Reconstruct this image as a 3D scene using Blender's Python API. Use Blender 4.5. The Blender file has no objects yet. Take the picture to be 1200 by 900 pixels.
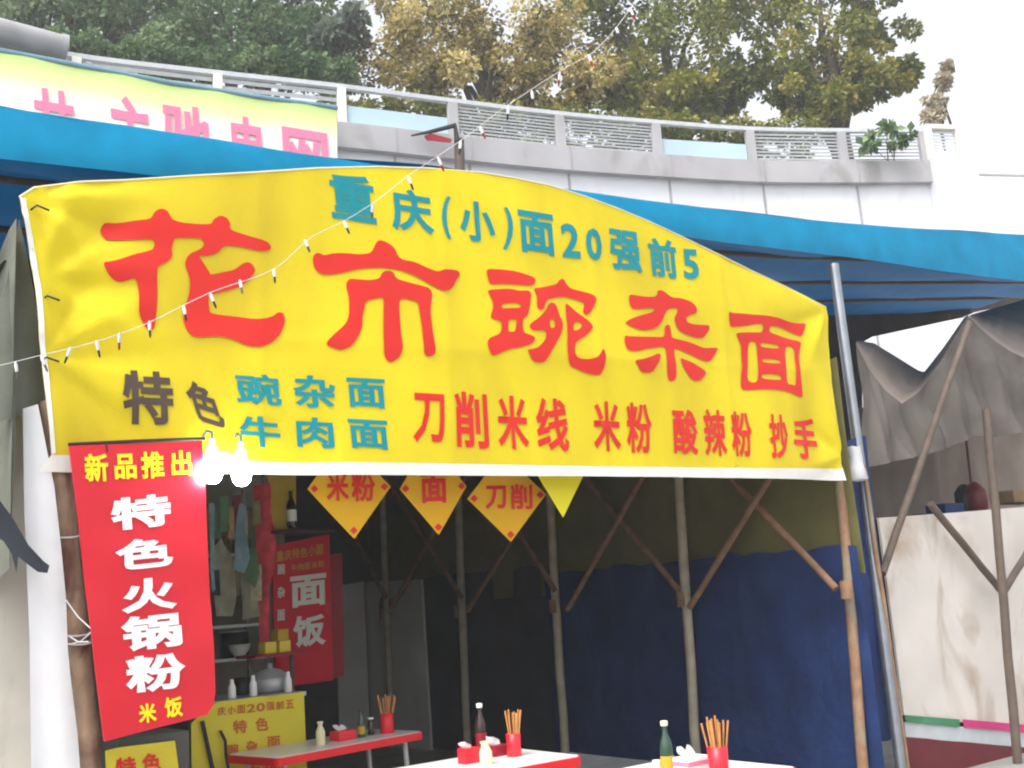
import bpy, bmesh, math, random
from mathutils import Vector as V, Matrix, noise
from mathutils.geometry import tessellate_polygon, delaunay_2d_cdt
random.seed(7)
SC = bpy.context.scene
COL = SC.collection
R = math.radians

# ------------------------------------------------------------------ camera
FPX, HORIZON, ROLL, EYE = 1300.0, 700.0, R(4.0), 1.5      # focal length and horizon in 1200x900 pixels
PITCH = math.atan((HORIZON - 450) / FPX)
CAM = V((0, 0, EYE))
_f = V((0, math.cos(PITCH), math.sin(PITCH)))
_r0, _u0 = V((1, 0, 0)), V((0, -math.sin(PITCH), math.cos(PITCH)))
_r = _r0 * math.cos(ROLL) - _u0 * math.sin(ROLL)
_u = _r0 * math.sin(ROLL) + _u0 * math.cos(ROLL)
cd = bpy.data.cameras.new('camera')
cam = bpy.data.objects.new('camera', cd); COL.objects.link(cam)
cam.matrix_world = Matrix(((_r.x, _u.x, -_f.x, CAM.x), (_r.y, _u.y, -_f.y, CAM.y), (_r.z, _u.z, -_f.z, CAM.z), (0, 0, 0, 1)))
cd.sensor_fit = 'HORIZONTAL'; cd.sensor_width = 36.0; cd.lens = 36.0 * FPX / 1200.0
cd.clip_end = 2000; cd.clip_start = 0.05
SC.camera = cam

# ------------------------------------------------------------------ sky, sun, exposure
SUN_EL, SUN_AZ = R(58), R(215)          # azimuth clockwise from +Y: behind the camera to the left, veiled by bright cloud
w = bpy.data.worlds.new('World'); SC.world = w; w.use_nodes = True
nt = w.node_tree; nt.nodes.clear()
sky = nt.nodes.new('ShaderNodeTexSky'); sky.sky_type = 'NISHITA'; sky.sun_disc = False
sky.sun_elevation = SUN_EL; sky.sun_rotation = SUN_AZ; sky.air_density = 1.0; sky.dust_density = 4.0; sky.ozone_density = 1.0
hs = nt.nodes.new('ShaderNodeHueSaturation'); hs.inputs['Saturation'].default_value = 0.2
bg = nt.nodes.new('ShaderNodeBackground'); bg.inputs['Strength'].default_value = 0.15
wo = nt.nodes.new('ShaderNodeOutputWorld')
nt.links.new(sky.outputs[0], hs.inputs['Color']); nt.links.new(hs.outputs[0], bg.inputs[0]); nt.links.new(bg.outputs[0], wo.inputs[0])
sd = bpy.data.lights.new('sun', 'SUN'); sd.energy = 0.7; sd.angle = R(25); sd.color = (1.0, 0.96, 0.9)
so = bpy.data.objects.new('sun', sd); COL.objects.link(so)
_sd = V((math.sin(SUN_AZ) * math.cos(SUN_EL), math.cos(SUN_AZ) * math.cos(SUN_EL), math.sin(SUN_EL)))
so.rotation_euler = _sd.to_track_quat('Z', 'Y').to_euler(); so.location = (0, -20, 30)
SC.view_settings.view_transform = 'Standard'; SC.view_settings.look = 'None'
SC.view_settings.exposure = 1.4; SC.view_settings.gamma = 1.0; SC.view_settings.use_curve_mapping = False
SC.render.engine = 'CYCLES'
SC.cycles.use_denoising = True; SC.cycles.filter_width = 2.1
SC.cycles.max_bounces = 8; SC.cycles.diffuse_bounces = 5; SC.cycles.transparent_max_bounces = 12
SC.cycles.sample_clamp_indirect = 6.0; SC.cycles.caustics_reflective = False; SC.cycles.caustics_refractive = False

# ------------------------------------------------------------------ sight lines (survey of the place from the photograph)
def ray(x, y): return _f * FPX + _r * (x - 600) + _u * (450 - y)
def on_plane(x, y, p0, n):
    d = ray(x, y); return CAM + d * ((p0 - CAM).dot(n) / d.dot(n))
def ZP(x, y, z): return on_plane(x, y, V((0, 0, z)), V((0, 0, 1)))
def DP(x, y, d): return on_plane(x, y, V((0, d, 0)), V((0, 1, 0)))
BL, BR = ZP(60, 548, 2.15), ZP(990, 560, 2.15)             # lower corners of the big banner
E1 = (BR - BL).normalized(); B1 = V((-E1.y, E1.x, 0)); UP = V((0, 0, 1)); LB = (BR - BL).length
BL0, BR0 = V((BL.x, BL.y, 0)), V((BR.x, BR.y, 0))
class Frame:                                               # an upright plane with its own 2-D coordinates
    def __init__(s, o, e, n): s.o, s.e, s.n = o, e, n      # n points away from the viewer
    def px(s, x, y, off=0.0):
        q = on_plane(x, y, s.o + s.n * off, s.n); return ((q - s.o).dot(s.e), q.z)
    def at(s, a, z, off=0.0): return s.o + s.e * a + UP * z + s.n * off
    def P(s, x, y, off=0.0): return on_plane(x, y, s.o + s.n * off, s.n)
FRONT = Frame(BL0, E1, B1)                                 # stall front: a along the front, off = depth into the stall
SIDE = Frame(BR0, B1, E1)                                  # right side wall: a = depth into the stall, off = outwards
def vplane(p, q):                                          # upright plane through two ground points
    p, q = V((p[0], p[1], 0)), V((q[0], q[1], 0)); e = (q - p).normalized()
    n = V((-e.y, e.x, 0))
    if n.dot(p) < 0: n = -n
    return Frame(p, e, n)

# ------------------------------------------------------------------ materials
def mat(name, col, rough=0.7, var=0.12, scale=6.0, bump=0.0, bscale=40.0, metal=0.0, transl=0.0, tcol=None, stain=None, sscale=2.0, sthr=(0.55, 0.75), weave=0.0, alpha=1.0, spec=0.3):
    m = bpy.data.materials.new(name); m.use_nodes = True
    t = m.node_tree; N = t.nodes; L = t.links
    b = N['Principled BSDF']; b.inputs['Roughness'].default_value = rough; b.inputs['Metallic'].default_value = metal
    b.inputs['Specular IOR Level'].default_value = spec
    tc = N.new('ShaderNodeTexCoord')
    n1 = N.new('ShaderNodeTexNoise'); n1.inputs['Scale'].default_value = scale; n1.inputs['Detail'].default_value = 6
    L.new(tc.outputs['Object'], n1.inputs['Vector'])
    rp = N.new('ShaderNodeValToRGB')
    c0 = tuple(max(0, c * (1 - var)) for c in col[:3]) + (1,); c1 = tuple(min(1, c * (1 + var)) for c in col[:3]) + (1,)
    rp.color_ramp.elements[0].position = 0.3; rp.color_ramp.elements[1].position = 0.7
    rp.color_ramp.elements[0].color = c0; rp.color_ramp.elements[1].color = c1
    L.new(n1.outputs['Fac'], rp.inputs['Fac']); out = rp.outputs['Color']
    if stain:
        n2 = N.new('ShaderNodeTexNoise'); n2.inputs['Scale'].default_value = sscale; n2.inputs['Detail'].default_value = 8; n2.inputs['Distortion'].default_value = 0.8
        mp = N.new('ShaderNodeMapping'); mp.inputs['Scale'].default_value = (1, 1, 0.45)
        L.new(tc.outputs['Object'], mp.inputs[0]); L.new(mp.outputs[0], n2.inputs['Vector'])
        r2 = N.new('ShaderNodeMapRange'); r2.inputs['From Min'].default_value = sthr[0]; r2.inputs['From Max'].default_value = sthr[1]
        L.new(n2.outputs['Fac'], r2.inputs['Value'])
        mx = N.new('ShaderNodeMix'); mx.data_type = 'RGBA'
        L.new(r2.outputs[0], mx.inputs['Factor']); L.new(out, mx.inputs[6]); mx.inputs[7].default_value = tuple(stain[:3]) + (1,)
        out = mx.outputs[2]
    L.new(out, b.inputs['Base Color'])
    if alpha < 1: b.inputs['Alpha'].default_value = alpha
    hsrc = None
    if bump > 0:
        n3 = N.new('ShaderNodeTexNoise'); n3.inputs['Scale'].default_value = bscale; n3.inputs['Detail'].default_value = 4
        L.new(tc.outputs['Object'], n3.inputs['Vector'])
        bp = N.new('ShaderNodeBump'); bp.inputs['Strength'].default_value = bump; bp.inputs['Distance'].default_value = 0.02
        L.new(n3.outputs['Fac'], bp.inputs['Height']); L.new(bp.outputs[0], b.inputs['Normal'])
    if transl > 0:
        tr = N.new('ShaderNodeBsdfTranslucent'); ms = N.new('ShaderNodeMixShader'); ms.inputs[0].default_value = transl
        if tcol: tr.inputs[0].default_value = tuple(tcol) + (1,)
        else: L.new(out, tr.inputs[0])
        L.new(b.outputs[0], ms.inputs[1]); L.new(tr.outputs[0], ms.inputs[2]); L.new(ms.outputs[0], N['Material Output'].inputs[0])
    return m
def emit(name, col, st):
    m = bpy.data.materials.new(name); m.use_nodes = True; b = m.node_tree.nodes['Principled BSDF']
    b.inputs['Base Color'].default_value = tuple(col) + (1,); b.inputs['Emission Color'].default_value = tuple(col) + (1,); b.inputs['Emission Strength'].default_value = st
    return m
def leafmat(name, cols, transl=0.3):
    m = bpy.data.materials.new(name); m.use_nodes = True; t = m.node_tree; N = t.nodes; L = t.links
    a = N.new('ShaderNodeAttribute'); a.attribute_name = 'leaf_tone'
    rp = N.new('ShaderNodeValToRGB'); rp.color_ramp.elements.remove(rp.color_ramp.elements[1])
    for i, c in enumerate(cols):
        e = rp.color_ramp.elements[0] if i == 0 else rp.color_ramp.elements.new(i / (len(cols) - 1))
        e.position = i / (len(cols) - 1); e.color = tuple(c) + (1,)
    L.new(a.outputs['Fac'], rp.inputs[0]); b = N['Principled BSDF']; b.inputs['Roughness'].default_value = 0.5
    L.new(rp.outputs[0], b.inputs['Base Color'])
    tr = N.new('ShaderNodeBsdfTranslucent'); L.new(rp.outputs[0], tr.inputs[0])
    ms = N.new('ShaderNodeMixShader'); ms.inputs[0].default_value = transl
    L.new(b.outputs[0], ms.inputs[1]); L.new(tr.outputs[0], ms.inputs[2]); L.new(ms.outputs[0], N['Material Output'].inputs[0])
    return m
M = {}
M['yellow_cloth'] = mat('yellow_cloth', (0.80, 0.645, 0.012), 0.55, 0.07, 2.2, 0.12, 90, transl=0.12, stain=(0.56, 0.39, 0.015), sscale=1.2, sthr=(0.44, 0.85))
M['white_hem'] = mat('white_hem', (0.74, 0.73, 0.68), 0.6, 0.06, 5, stain=(0.5, 0.46, 0.38), sscale=2.5, sthr=(0.6, 0.9))
M['red_print'] = mat('red_print', (0.64, 0.02, 0.013), 0.5, 0.06, 4)
M['teal_print'] = mat('teal_print', (0.0, 0.24, 0.28), 0.5, 0.06, 4)
M['brown_print'] = mat('brown_print', (0.075, 0.05, 0.035), 0.5, 0.1, 4)
M['red_board'] = mat('red_board', (0.58, 0.004, 0.018), 0.35, 0.05, 3, spec=0.5)
M['white_print'] = mat('white_print', (0.85, 0.8, 0.82), 0.5, 0.02)
M['yellow_print'] = mat('yellow_print', (0.85, 0.66, 0.01), 0.5, 0.04)
M['diamond_yellow'] = mat('diamond_yellow', (0.85, 0.5, 0.01), 0.5, 0.06, 6, transl=0.25)
M['lit_yellow'] = mat('lit_yellow', (0.9, 0.82, 0.02), 0.5, 0.05, 6)  # light through the translucent card put into a brighter yellow
M['poster_yellow'] = mat('poster_yellow', (0.62, 0.52, 0.03), 0.5, 0.08, 4)
M['shaded_blue_tarp'] = mat('shaded_blue_tarp', (0.0, 0.11, 0.29), 0.6, 0.12, 5, 0.15, 30, transl=0.12, spec=0.15)  # underside shade put into the colour, darker than the same canopy's valance
M['blue_valance'] = mat('blue_valance', (0.0, 0.225, 0.42), 0.6, 0.16, 4, 0.1, 35, transl=0.15, spec=0.15)
M['navy_tarp'] = mat('navy_tarp', (0.011, 0.032, 0.125), 0.6, 0.3, 3, 0.4, 12, stain=(0.03, 0.066, 0.19), sscale=3, sthr=(0.5, 0.8))
M['olive_tarp'] = mat('olive_tarp', (0.15, 0.14, 0.045), 0.8, 0.2, 3, 0.2, 12)
M['dark_tarp'] = mat('dark_tarp', (0.03, 0.034, 0.045), 0.7, 0.3, 3, 0.2, 12)
M['grey_tarp'] = mat('grey_tarp', (0.14, 0.15, 0.12), 0.75, 0.2, 4, 0.2, 16)
M['brown_tarp'] = mat('brown_tarp', (0.125, 0.112, 0.10), 0.85, 0.25, 3, 0.25, 14, stain=(0.2, 0.175, 0.155), sscale=2, spec=0.1)
M['beige_tarp'] = mat('beige_tarp', (0.3, 0.25, 0.215), 0.85, 0.12, 3, 0.15, 14, spec=0.1)
M['dark_brown'] = mat('dark_brown', (0.05, 0.038, 0.035), 0.8, 0.3, 3)
M['white_sheet'] = mat('white_sheet', (0.82, 0.83, 0.86), 0.5, 0.04, 4, 0.15, 10, transl=0.3)
M['stained_white'] = mat('stained_white', (0.66, 0.61, 0.56), 0.6, 0.1, 2, stain=(0.33, 0.22, 0.14), sscale=2.4, sthr=(0.48, 0.72))
M['stained_beige'] = mat('stained_beige', (0.6, 0.57, 0.5), 0.7, 0.14, 3, stain=(0.26, 0.22, 0.18), sscale=3.0, sthr=(0.47, 0.72))
M['maroon'] = mat('maroon', (0.13, 0.012, 0.018), 0.5, 0.15, 5)
M['green_strip'] = mat('green_strip', (0.05, 0.2, 0.09), 0.5, 0.1)
M['pink_strip'] = mat('pink_strip', (0.55, 0.03, 0.17), 0.5, 0.1)
M['pale_grey'] = mat('pale_grey', (0.5, 0.53, 0.55), 0.5, 0.1)
M['bamboo'] = mat('bamboo', (0.30, 0.2, 0.13), 0.6, 0.3, 9, 0.2, 30, stain=(0.13, 0.05, 0.03), sscale=5, sthr=(0.5, 0.6))
M['wood_brown'] = mat('wood_brown', (0.26, 0.15, 0.085), 0.7, 0.3, 12, 0.2, 40)
M['old_pole'] = mat('old_pole', (0.45, 0.40, 0.30), 0.6, 0.2, 9, 0.1, 40)
M['orange_wood'] = mat('orange_wood', (0.29, 0.17, 0.10), 0.6, 0.3, 12, 0.2, 30, stain=(0.3, 0.25, 0.17), sscale=4, sthr=(0.5, 0.62))
M['steel'] = mat('steel', (0.30, 0.32, 0.35), 0.35, 0.12, 8, metal=0.75)
M['dull_steel'] = mat('dull_steel', (0.45, 0.46, 0.47), 0.5, 0.15, 8, metal=0.3)
M['grey_brown_pole'] = mat('grey_brown_pole', (0.115, 0.085, 0.066), 0.6, 0.2, 9)
M['wall_tile'] = mat('wall_tile', (0.70, 0.71, 0.74), 0.35, 0.03, 2, stain=(0.52, 0.5, 0.5), sscale=1.6, sthr=(0.55, 0.85))
M['coping'] = mat('coping', (0.40, 0.39, 0.40), 0.5, 0.1, 1.5, stain=(0.24, 0.22, 0.21), sscale=1.2, sthr=(0.55, 0.72))
M['seam'] = mat('seam', (0.36, 0.35, 0.37), 0.8)
M['rail_paint'] = mat('rail_paint', (0.52, 0.54, 0.56), 0.45, 0.08)
M['post_cream'] = mat('post_cream', (0.8, 0.76, 0.68), 0.5, 0.06)
M['pale_blue_panel'] = mat('pale_blue_panel', (0.60, 0.76, 0.82), 0.25, 0.06, 1.0, transl=0.3)
M['concrete'] = mat('concrete', (0.3, 0.29, 0.27), 0.85, 0.15, 4, 0.3, 30)
M['dark_wall'] = mat('dark_wall', (0.075, 0.075, 0.066), 0.9, 0.25, 3)
M['kitchen_wall'] = mat('kitchen_wall', (0.28, 0.28, 0.22), 0.8, 0.3, 4)
M['grey_board'] = mat('grey_board', (0.62, 0.62, 0.60), 0.6, 0.08, 3)
M['dark_red'] = mat('dark_red', (0.26, 0.008, 0.02), 0.5, 0.1)
M['poster_red'] = mat('poster_red', (0.5, 0.01, 0.025), 0.5, 0.1)
M['mustard'] = mat('mustard', (0.45, 0.3, 0.02), 0.6, 0.1)
M['pink_cloth'] = mat('pink_cloth', (0.6, 0.05, 0.07), 0.6, 0.3, 14)
M['dirty_plastic'] = mat('dirty_plastic', (0.42, 0.42, 0.32), 0.3, 0.25, 9, 0.4, 20, transl=0.4)
M['blue_cord_streak'] = mat('blue_cord_streak', (0.14, 0.24, 0.28), 0.25, 0.25, 9, 0.3, 20, transl=0.4)  # lamp cords, and the strips that imitate flare below the lamps
M['black'] = mat('black', (0.02, 0.02, 0.022), 0.4, 0.1)
M['table_white'] = mat('table_white', (0.80, 0.79, 0.76), 0.3, 0.03, 5, spec=0.5)
M['table_red'] = mat('table_red', (0.70, 0.015, 0.02), 0.4, 0.06)
M['red_plastic'] = mat('red_plastic', (0.72, 0.012, 0.03), 0.35, 0.05, spec=0.5)
M['chop_wood'] = mat('chop_wood', (0.5, 0.23, 0.07), 0.6, 0.2, 30)
M['tissue'] = mat('tissue', (0.85, 0.84, 0.85), 0.8, 0.03, transl=0.3)
M['green_glass'] = mat('green_glass', (0.02, 0.06, 0.035), 0.1, 0.1, spec=0.6)
M['sauce_dark'] = mat('sauce_dark', (0.03, 0.012, 0.008), 0.15, 0.1, spec=0.6)
M['cream_plastic'] = mat('cream_plastic', (0.72, 0.65, 0.42), 0.45, 0.06)
M['white_plastic'] = mat('white_plastic', (0.8, 0.8, 0.78), 0.4, 0.04)
M['yellow_plastic'] = mat('yellow_plastic', (0.75, 0.6, 0.06), 0.4, 0.06)
M['pink_band'] = mat('pink_band', (0.6, 0.2, 0.3), 0.5, 0.08)
M['ceramic'] = mat('ceramic', (0.6, 0.6, 0.56), 0.3, 0.06)
M['wire_white'] = mat('wire_white', (0.6, 0.59, 0.6), 0.4, 0.03)
M['pink_sign'] = mat('pink_sign', (0.72, 0.2, 0.34), 0.5, 0.05, 3)
M['bark'] = mat('bark', (0.07, 0.055, 0.04), 0.9, 0.3, 3)
M['terrace_soil'] = mat('terrace_soil', (0.16, 0.15, 0.12), 0.9, 0.2, 1)
M['facade_white'] = mat('facade_white', (0.82, 0.82, 0.83), 0.5, 0.02, 1)
M['lamp_glass'] = emit('lamp_glass', (0.88, 0.96, 1.0), 28)
M['pipe_grey'] = mat('pipe_grey', (0.33, 0.33, 0.34), 0.6, 0.15, 3)
M['leaf_dark'] = leafmat('leaf_dark', [(0.035, 0.085, 0.035), (0.07, 0.145, 0.055), (0.14, 0.22, 0.085), (0.27, 0.36, 0.17)])
M['leaf_mid'] = leafmat('leaf_mid', [(0.06, 0.11, 0.03), (0.11, 0.17, 0.04), (0.2, 0.25, 0.07)])
M['leaf_yellow'] = leafmat('leaf_yellow', [(0.05, 0.055, 0.02), (0.2, 0.16, 0.03), (0.48, 0.39, 0.11), (0.8, 0.69, 0.36)])
M['leaf_olive'] = leafmat('leaf_olive', [(0.045, 0.065, 0.008), (0.11, 0.145, 0.015), (0.24, 0.25, 0.025), (0.42, 0.34, 0.07)])
M['leaf_pale'] = leafmat('leaf_pale', [(0.10, 0.14, 0.10), (0.2, 0.24, 0.18)])
M['leaf_straw'] = leafmat('leaf_straw', [(0.42, 0.36, 0.26), (0.7, 0.63, 0.5)])
def sign_gradient():                                        # the printed background of the shop banner: green to yellow to white
    m = bpy.data.materials.new('shop_banner_print'); m.use_nodes = True; t = m.node_tree; N = t.nodes; L = t.links
    tc = N.new('ShaderNodeTexCoord'); sx = N.new('ShaderNodeSeparateXYZ'); L.new(tc.outputs['Generated'], sx.inputs[0])
    at = N.new('ShaderNodeAttribute'); at.attribute_name = 'print_v'
    rp = N.new('ShaderNodeValToRGB'); el = rp.color_ramp.elements
    el[0].position = 0.0; el[0].color = (0.84, 0.83, 0.76, 1); el[1].position = 1.0; el[1].color = (0.46, 0.64, 0.18, 1)
    a = el.new(0.42); a.color = (0.84, 0.83, 0.74, 1); b2 = el.new(0.68); b2.color = (0.78, 0.76, 0.36, 1)
    L.new(at.outputs['Fac'], rp.inputs[0]); L.new(rp.outputs[0], N['Principled BSDF'].inputs['Base Color']); N['Principled BSDF'].inputs['Roughness'].default_value = 0.5
    return m
M['shop_print'] = sign_gradient()

# ------------------------------------------------------------------ object helpers
def tag(o, label, cat, group=None):
    o['label'] = label; o['category'] = cat
    if group: o['group'] = group
    return o
def thing(name, loc, label, cat, group=None):
    o = bpy.data.objects.new(name, None); COL.objects.link(o); o.location = loc; o.empty_display_size = 0.1
    return tag(o, label, cat, group)
def base_of(o):
    while o.parent: o = o.parent
    return o.location.copy()
class MB:
    def __init__(s): s.v, s.f, s.sm = [], [], []
    def add(s, vs, fs, smooth=False):
        n = len(s.v); s.v += [V(x) for x in vs]; s.f += [tuple(i + n for i in f) for f in fs]; s.sm += [smooth] * len(fs); return s
    def box(s, c, sx, sy, sz, ex=V((1, 0, 0)), ey=V((0, 1, 0)), ez=V((0, 0, 1)), bev=0.0):
        c = V(c)
        if bev <= 0:
            vs = [c + ex * (sx / 2 * a) + ey * (sy / 2 * b) + ez * (sz / 2 * d) for d in (-1, 1) for b in (-1, 1) for a in (-1, 1)]
            return s.add(vs, [(0, 2, 3, 1), (4, 5, 7, 6), (0, 1, 5, 4), (2, 6, 7, 3), (0, 4, 6, 2), (1, 3, 7, 5)])
        bm = bmesh.new(); bmesh.ops.create_cube(bm, size=1)
        for q in bm.verts: q.co = V((q.co.x * sx, q.co.y * sy, q.co.z * sz))
        bmesh.ops.bevel(bm, geom=bm.edges[:], offset=bev, segments=2, affect='EDGES', profile=0.7)
        bm.verts.index_update(); vs = [c + ex * q.co.x + ey * q.co.y + ez * q.co.z for q in bm.verts]; fs = [[q.index for q in f.verts] for f in bm.faces]
        bm.free(); return s.add(vs, fs)
    def tube(s, pts, rad, seg=10, caps=True):
        pts = [V(p) for p in pts]; n = len(pts); rad = rad if isinstance(rad, (list, tuple)) else [rad] * n
        vs, fs = [], []; prev = None
        for i, p in enumerate(pts):
            t = (pts[min(i + 1, n - 1)] - pts[max(i - 1, 0)]).normalized()
            a = prev if prev is not None else (V((0, 0, 1)) if abs(t.z) < 0.9 else V((1, 0, 0)))
            a = (a - t * a.dot(t)).normalized(); b = t.cross(a); prev = a
            for k in range(seg):
                g = 2 * math.pi * k / seg; vs.append(p + (a * math.cos(g) + b * math.sin(g)) * rad[i])
        for i in range(n - 1):
            for k in range(seg): fs.append((i * seg + k, i * seg + (k + 1) % seg, (i + 1) * seg + (k + 1) % seg, (i + 1) * seg + k))
        s.add(vs, fs, True)
        if caps: s.add(vs[:seg], [tuple(range(seg))[::-1]]); s.add(vs[-seg:], [tuple(range(seg))])
        return s
    def lathe(s, prof, c, seg=20):                         # (radius, height) pairs
        c = V(c); vs, fs = [], []
        for r, h in prof:
            for k in range(seg): g = 2 * math.pi * k / seg; vs.append(c + V((r * math.cos(g), r * math.sin(g), h)))
        for i in range(len(prof) - 1):
            for k in range(seg): fs.append((i * seg + k, i * seg + (k + 1) % seg, (i + 1) * seg + (k + 1) % seg, (i + 1) * seg + k))
        s.add(vs, fs, True)
        if prof[0][0] > 1e-4: s.add(vs[:seg], [tuple(range(seg))[::-1]])
        if prof[-1][0] > 1e-4: s.add(vs[-seg:], [tuple(range(seg))])
        return s
    def build(s, name, m, parent=None, origin=None, autosm=False):
        o3 = base_of(parent) if parent else (V(origin) if origin is not None else V((0, 0, 0)))
        me = bpy.data.meshes.new(name); me.from_pydata([tuple(v - o3) for v in s.v], [], s.f)
        me.polygons.foreach_set('use_smooth', s.sm); me.materials.append(m if not isinstance(m, str) else M[m]); me.update()
        o = bpy.data.objects.new(name, me); COL.objects.link(o)
        if parent: o.parent = parent
        else: o.location = o3
        return o
def struct(o): o['kind'] = 'structure'; return o

# ---- flat shapes: outline -> fine triangles -> laid on a plane with folds
def inside(p, poly):
    x, y = p; c = False; j = len(poly) - 1
    for i in range(len(poly)):
        xi, yi = poly[i]; xj, yj = poly[j]
        if (yi > y) != (yj > y) and x < (xj - xi) * (y - yi) / (yj - yi) + xi: c = not c
        j = i
    return c
def fill(poly, cell, holes=()):
    pts, edges = [], []
    for lp in [poly] + list(holes):
        dense = []
        for i, p in enumerate(lp):
            q = lp[(i + 1) % len(lp)]; n = max(1, int(math.dist(p, q) / cell))
            dense += [(p[0] + (q[0] - p[0]) * k / n, p[1] + (q[1] - p[1]) * k / n) for k in range(n)]
        b = len(pts); pts += [V(p) for p in dense]; edges += [(b + i, b + (i + 1) % len(dense)) for i in range(len(dense))]
    xs = [p[0] for p in poly]; ys = [p[1] for p in poly]
    y = min(ys) + cell / 2; row = 0
    while y < max(ys):
        x = min(xs) + (cell / 2 if row % 2 else cell)
        while x < max(xs): pts.append(V((x, y))); x += cell
        y += cell * 0.87; row += 1
    vo, _, fo, *_r2 = delaunay_2d_cdt(pts, edges, [], 0, 1e-6)
    tri = []
    for f in fo:
        c = (sum(vo[i].x for i in f) / len(f), sum(vo[i].y for i in f) / len(f))
        if inside(c, poly) and not any(inside(c, h) for h in holes):
            a, b, d = vo[f[0]], vo[f[1]], vo[f[2]]
            tri.append(tuple(f) if (b.x - a.x) * (d.y - a.y) - (b.y - a.y) * (d.x - a.x) > 0 else tuple(f)[::-1])
    used = sorted({i for f in tri for i in f}); mp = {k: i for i, k in enumerate(used)}
    return [(vo[k].x, vo[k].y) for k in used], [tuple(mp[i] for i in f) for f in tri]
def cloth(mb, fr, poly, cell=0.05, off=0.0, disp=None, thick=0.0, holes=()):
    v2, tri = fill(poly, cell, holes)
    vs = [fr.at(a, z, off + (disp(a, z) if disp else 0.0)) for a, z in v2]
    mb.add(vs, tri, True)
    if thick > 0:
        n = len(vs); vb = [p + fr.n * thick for p in vs]
        ec = {}
        for f in tri:
            for i in range(3): k = (f[i], f[(i + 1) % 3]); ec[k] = 1
        rim = [(a, b) for (a, b) in ec if (b, a) not in ec]
        mb.add(vb, [t[::-1] for t in tri], True)
        mb.add([q for a, b in rim for q in (vs[a], vs[b], vb[b], vb[a])], [(4 * i + 1, 4 * i, 4 * i + 3, 4 * i + 2) for i in range(len(rim))])
    return mb
def smooth_loop(pts, sub=4):
    out = []; n = len(pts)
    for i in range(n):
        p0, p1, p2, p3 = (pts[(i + k - 1) % n] for k in range(4))
        for k in range(sub):
            t = k / sub
            out.append(tuple(0.5 * (2 * p1[d] + (p2[d] - p0[d]) * t + (2 * p0[d] - 5 * p1[d] + 4 * p2[d] - p3[d]) * t * t + (3 * p1[d] - p0[d] - 3 * p2[d] + p3[d]) * t ** 3) for d in (0, 1)))
    return out
def smooth_line(pts, sub=6):
    out = []; n = len(pts); g = lambda i: pts[max(0, min(n - 1, i))]
    for i in range(n - 1):
        p0, p1, p2, p3 = g(i - 1), g(i), g(i + 1), g(i + 2)
        for k in range(sub):
            t = k / sub
            out.append(tuple(0.5 * (2 * p1[d] + (p2[d] - p0[d]) * t + (2 * p0[d] - 5 * p1[d] + 4 * p2[d] - p3[d]) * t * t + (3 * p1[d] - p0[d] - 3 * p2[d] + p3[d]) * t ** 3) for d in range(len(p1))))
    out.append(tuple(pts[-1])); return out
_gc = {}
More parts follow.
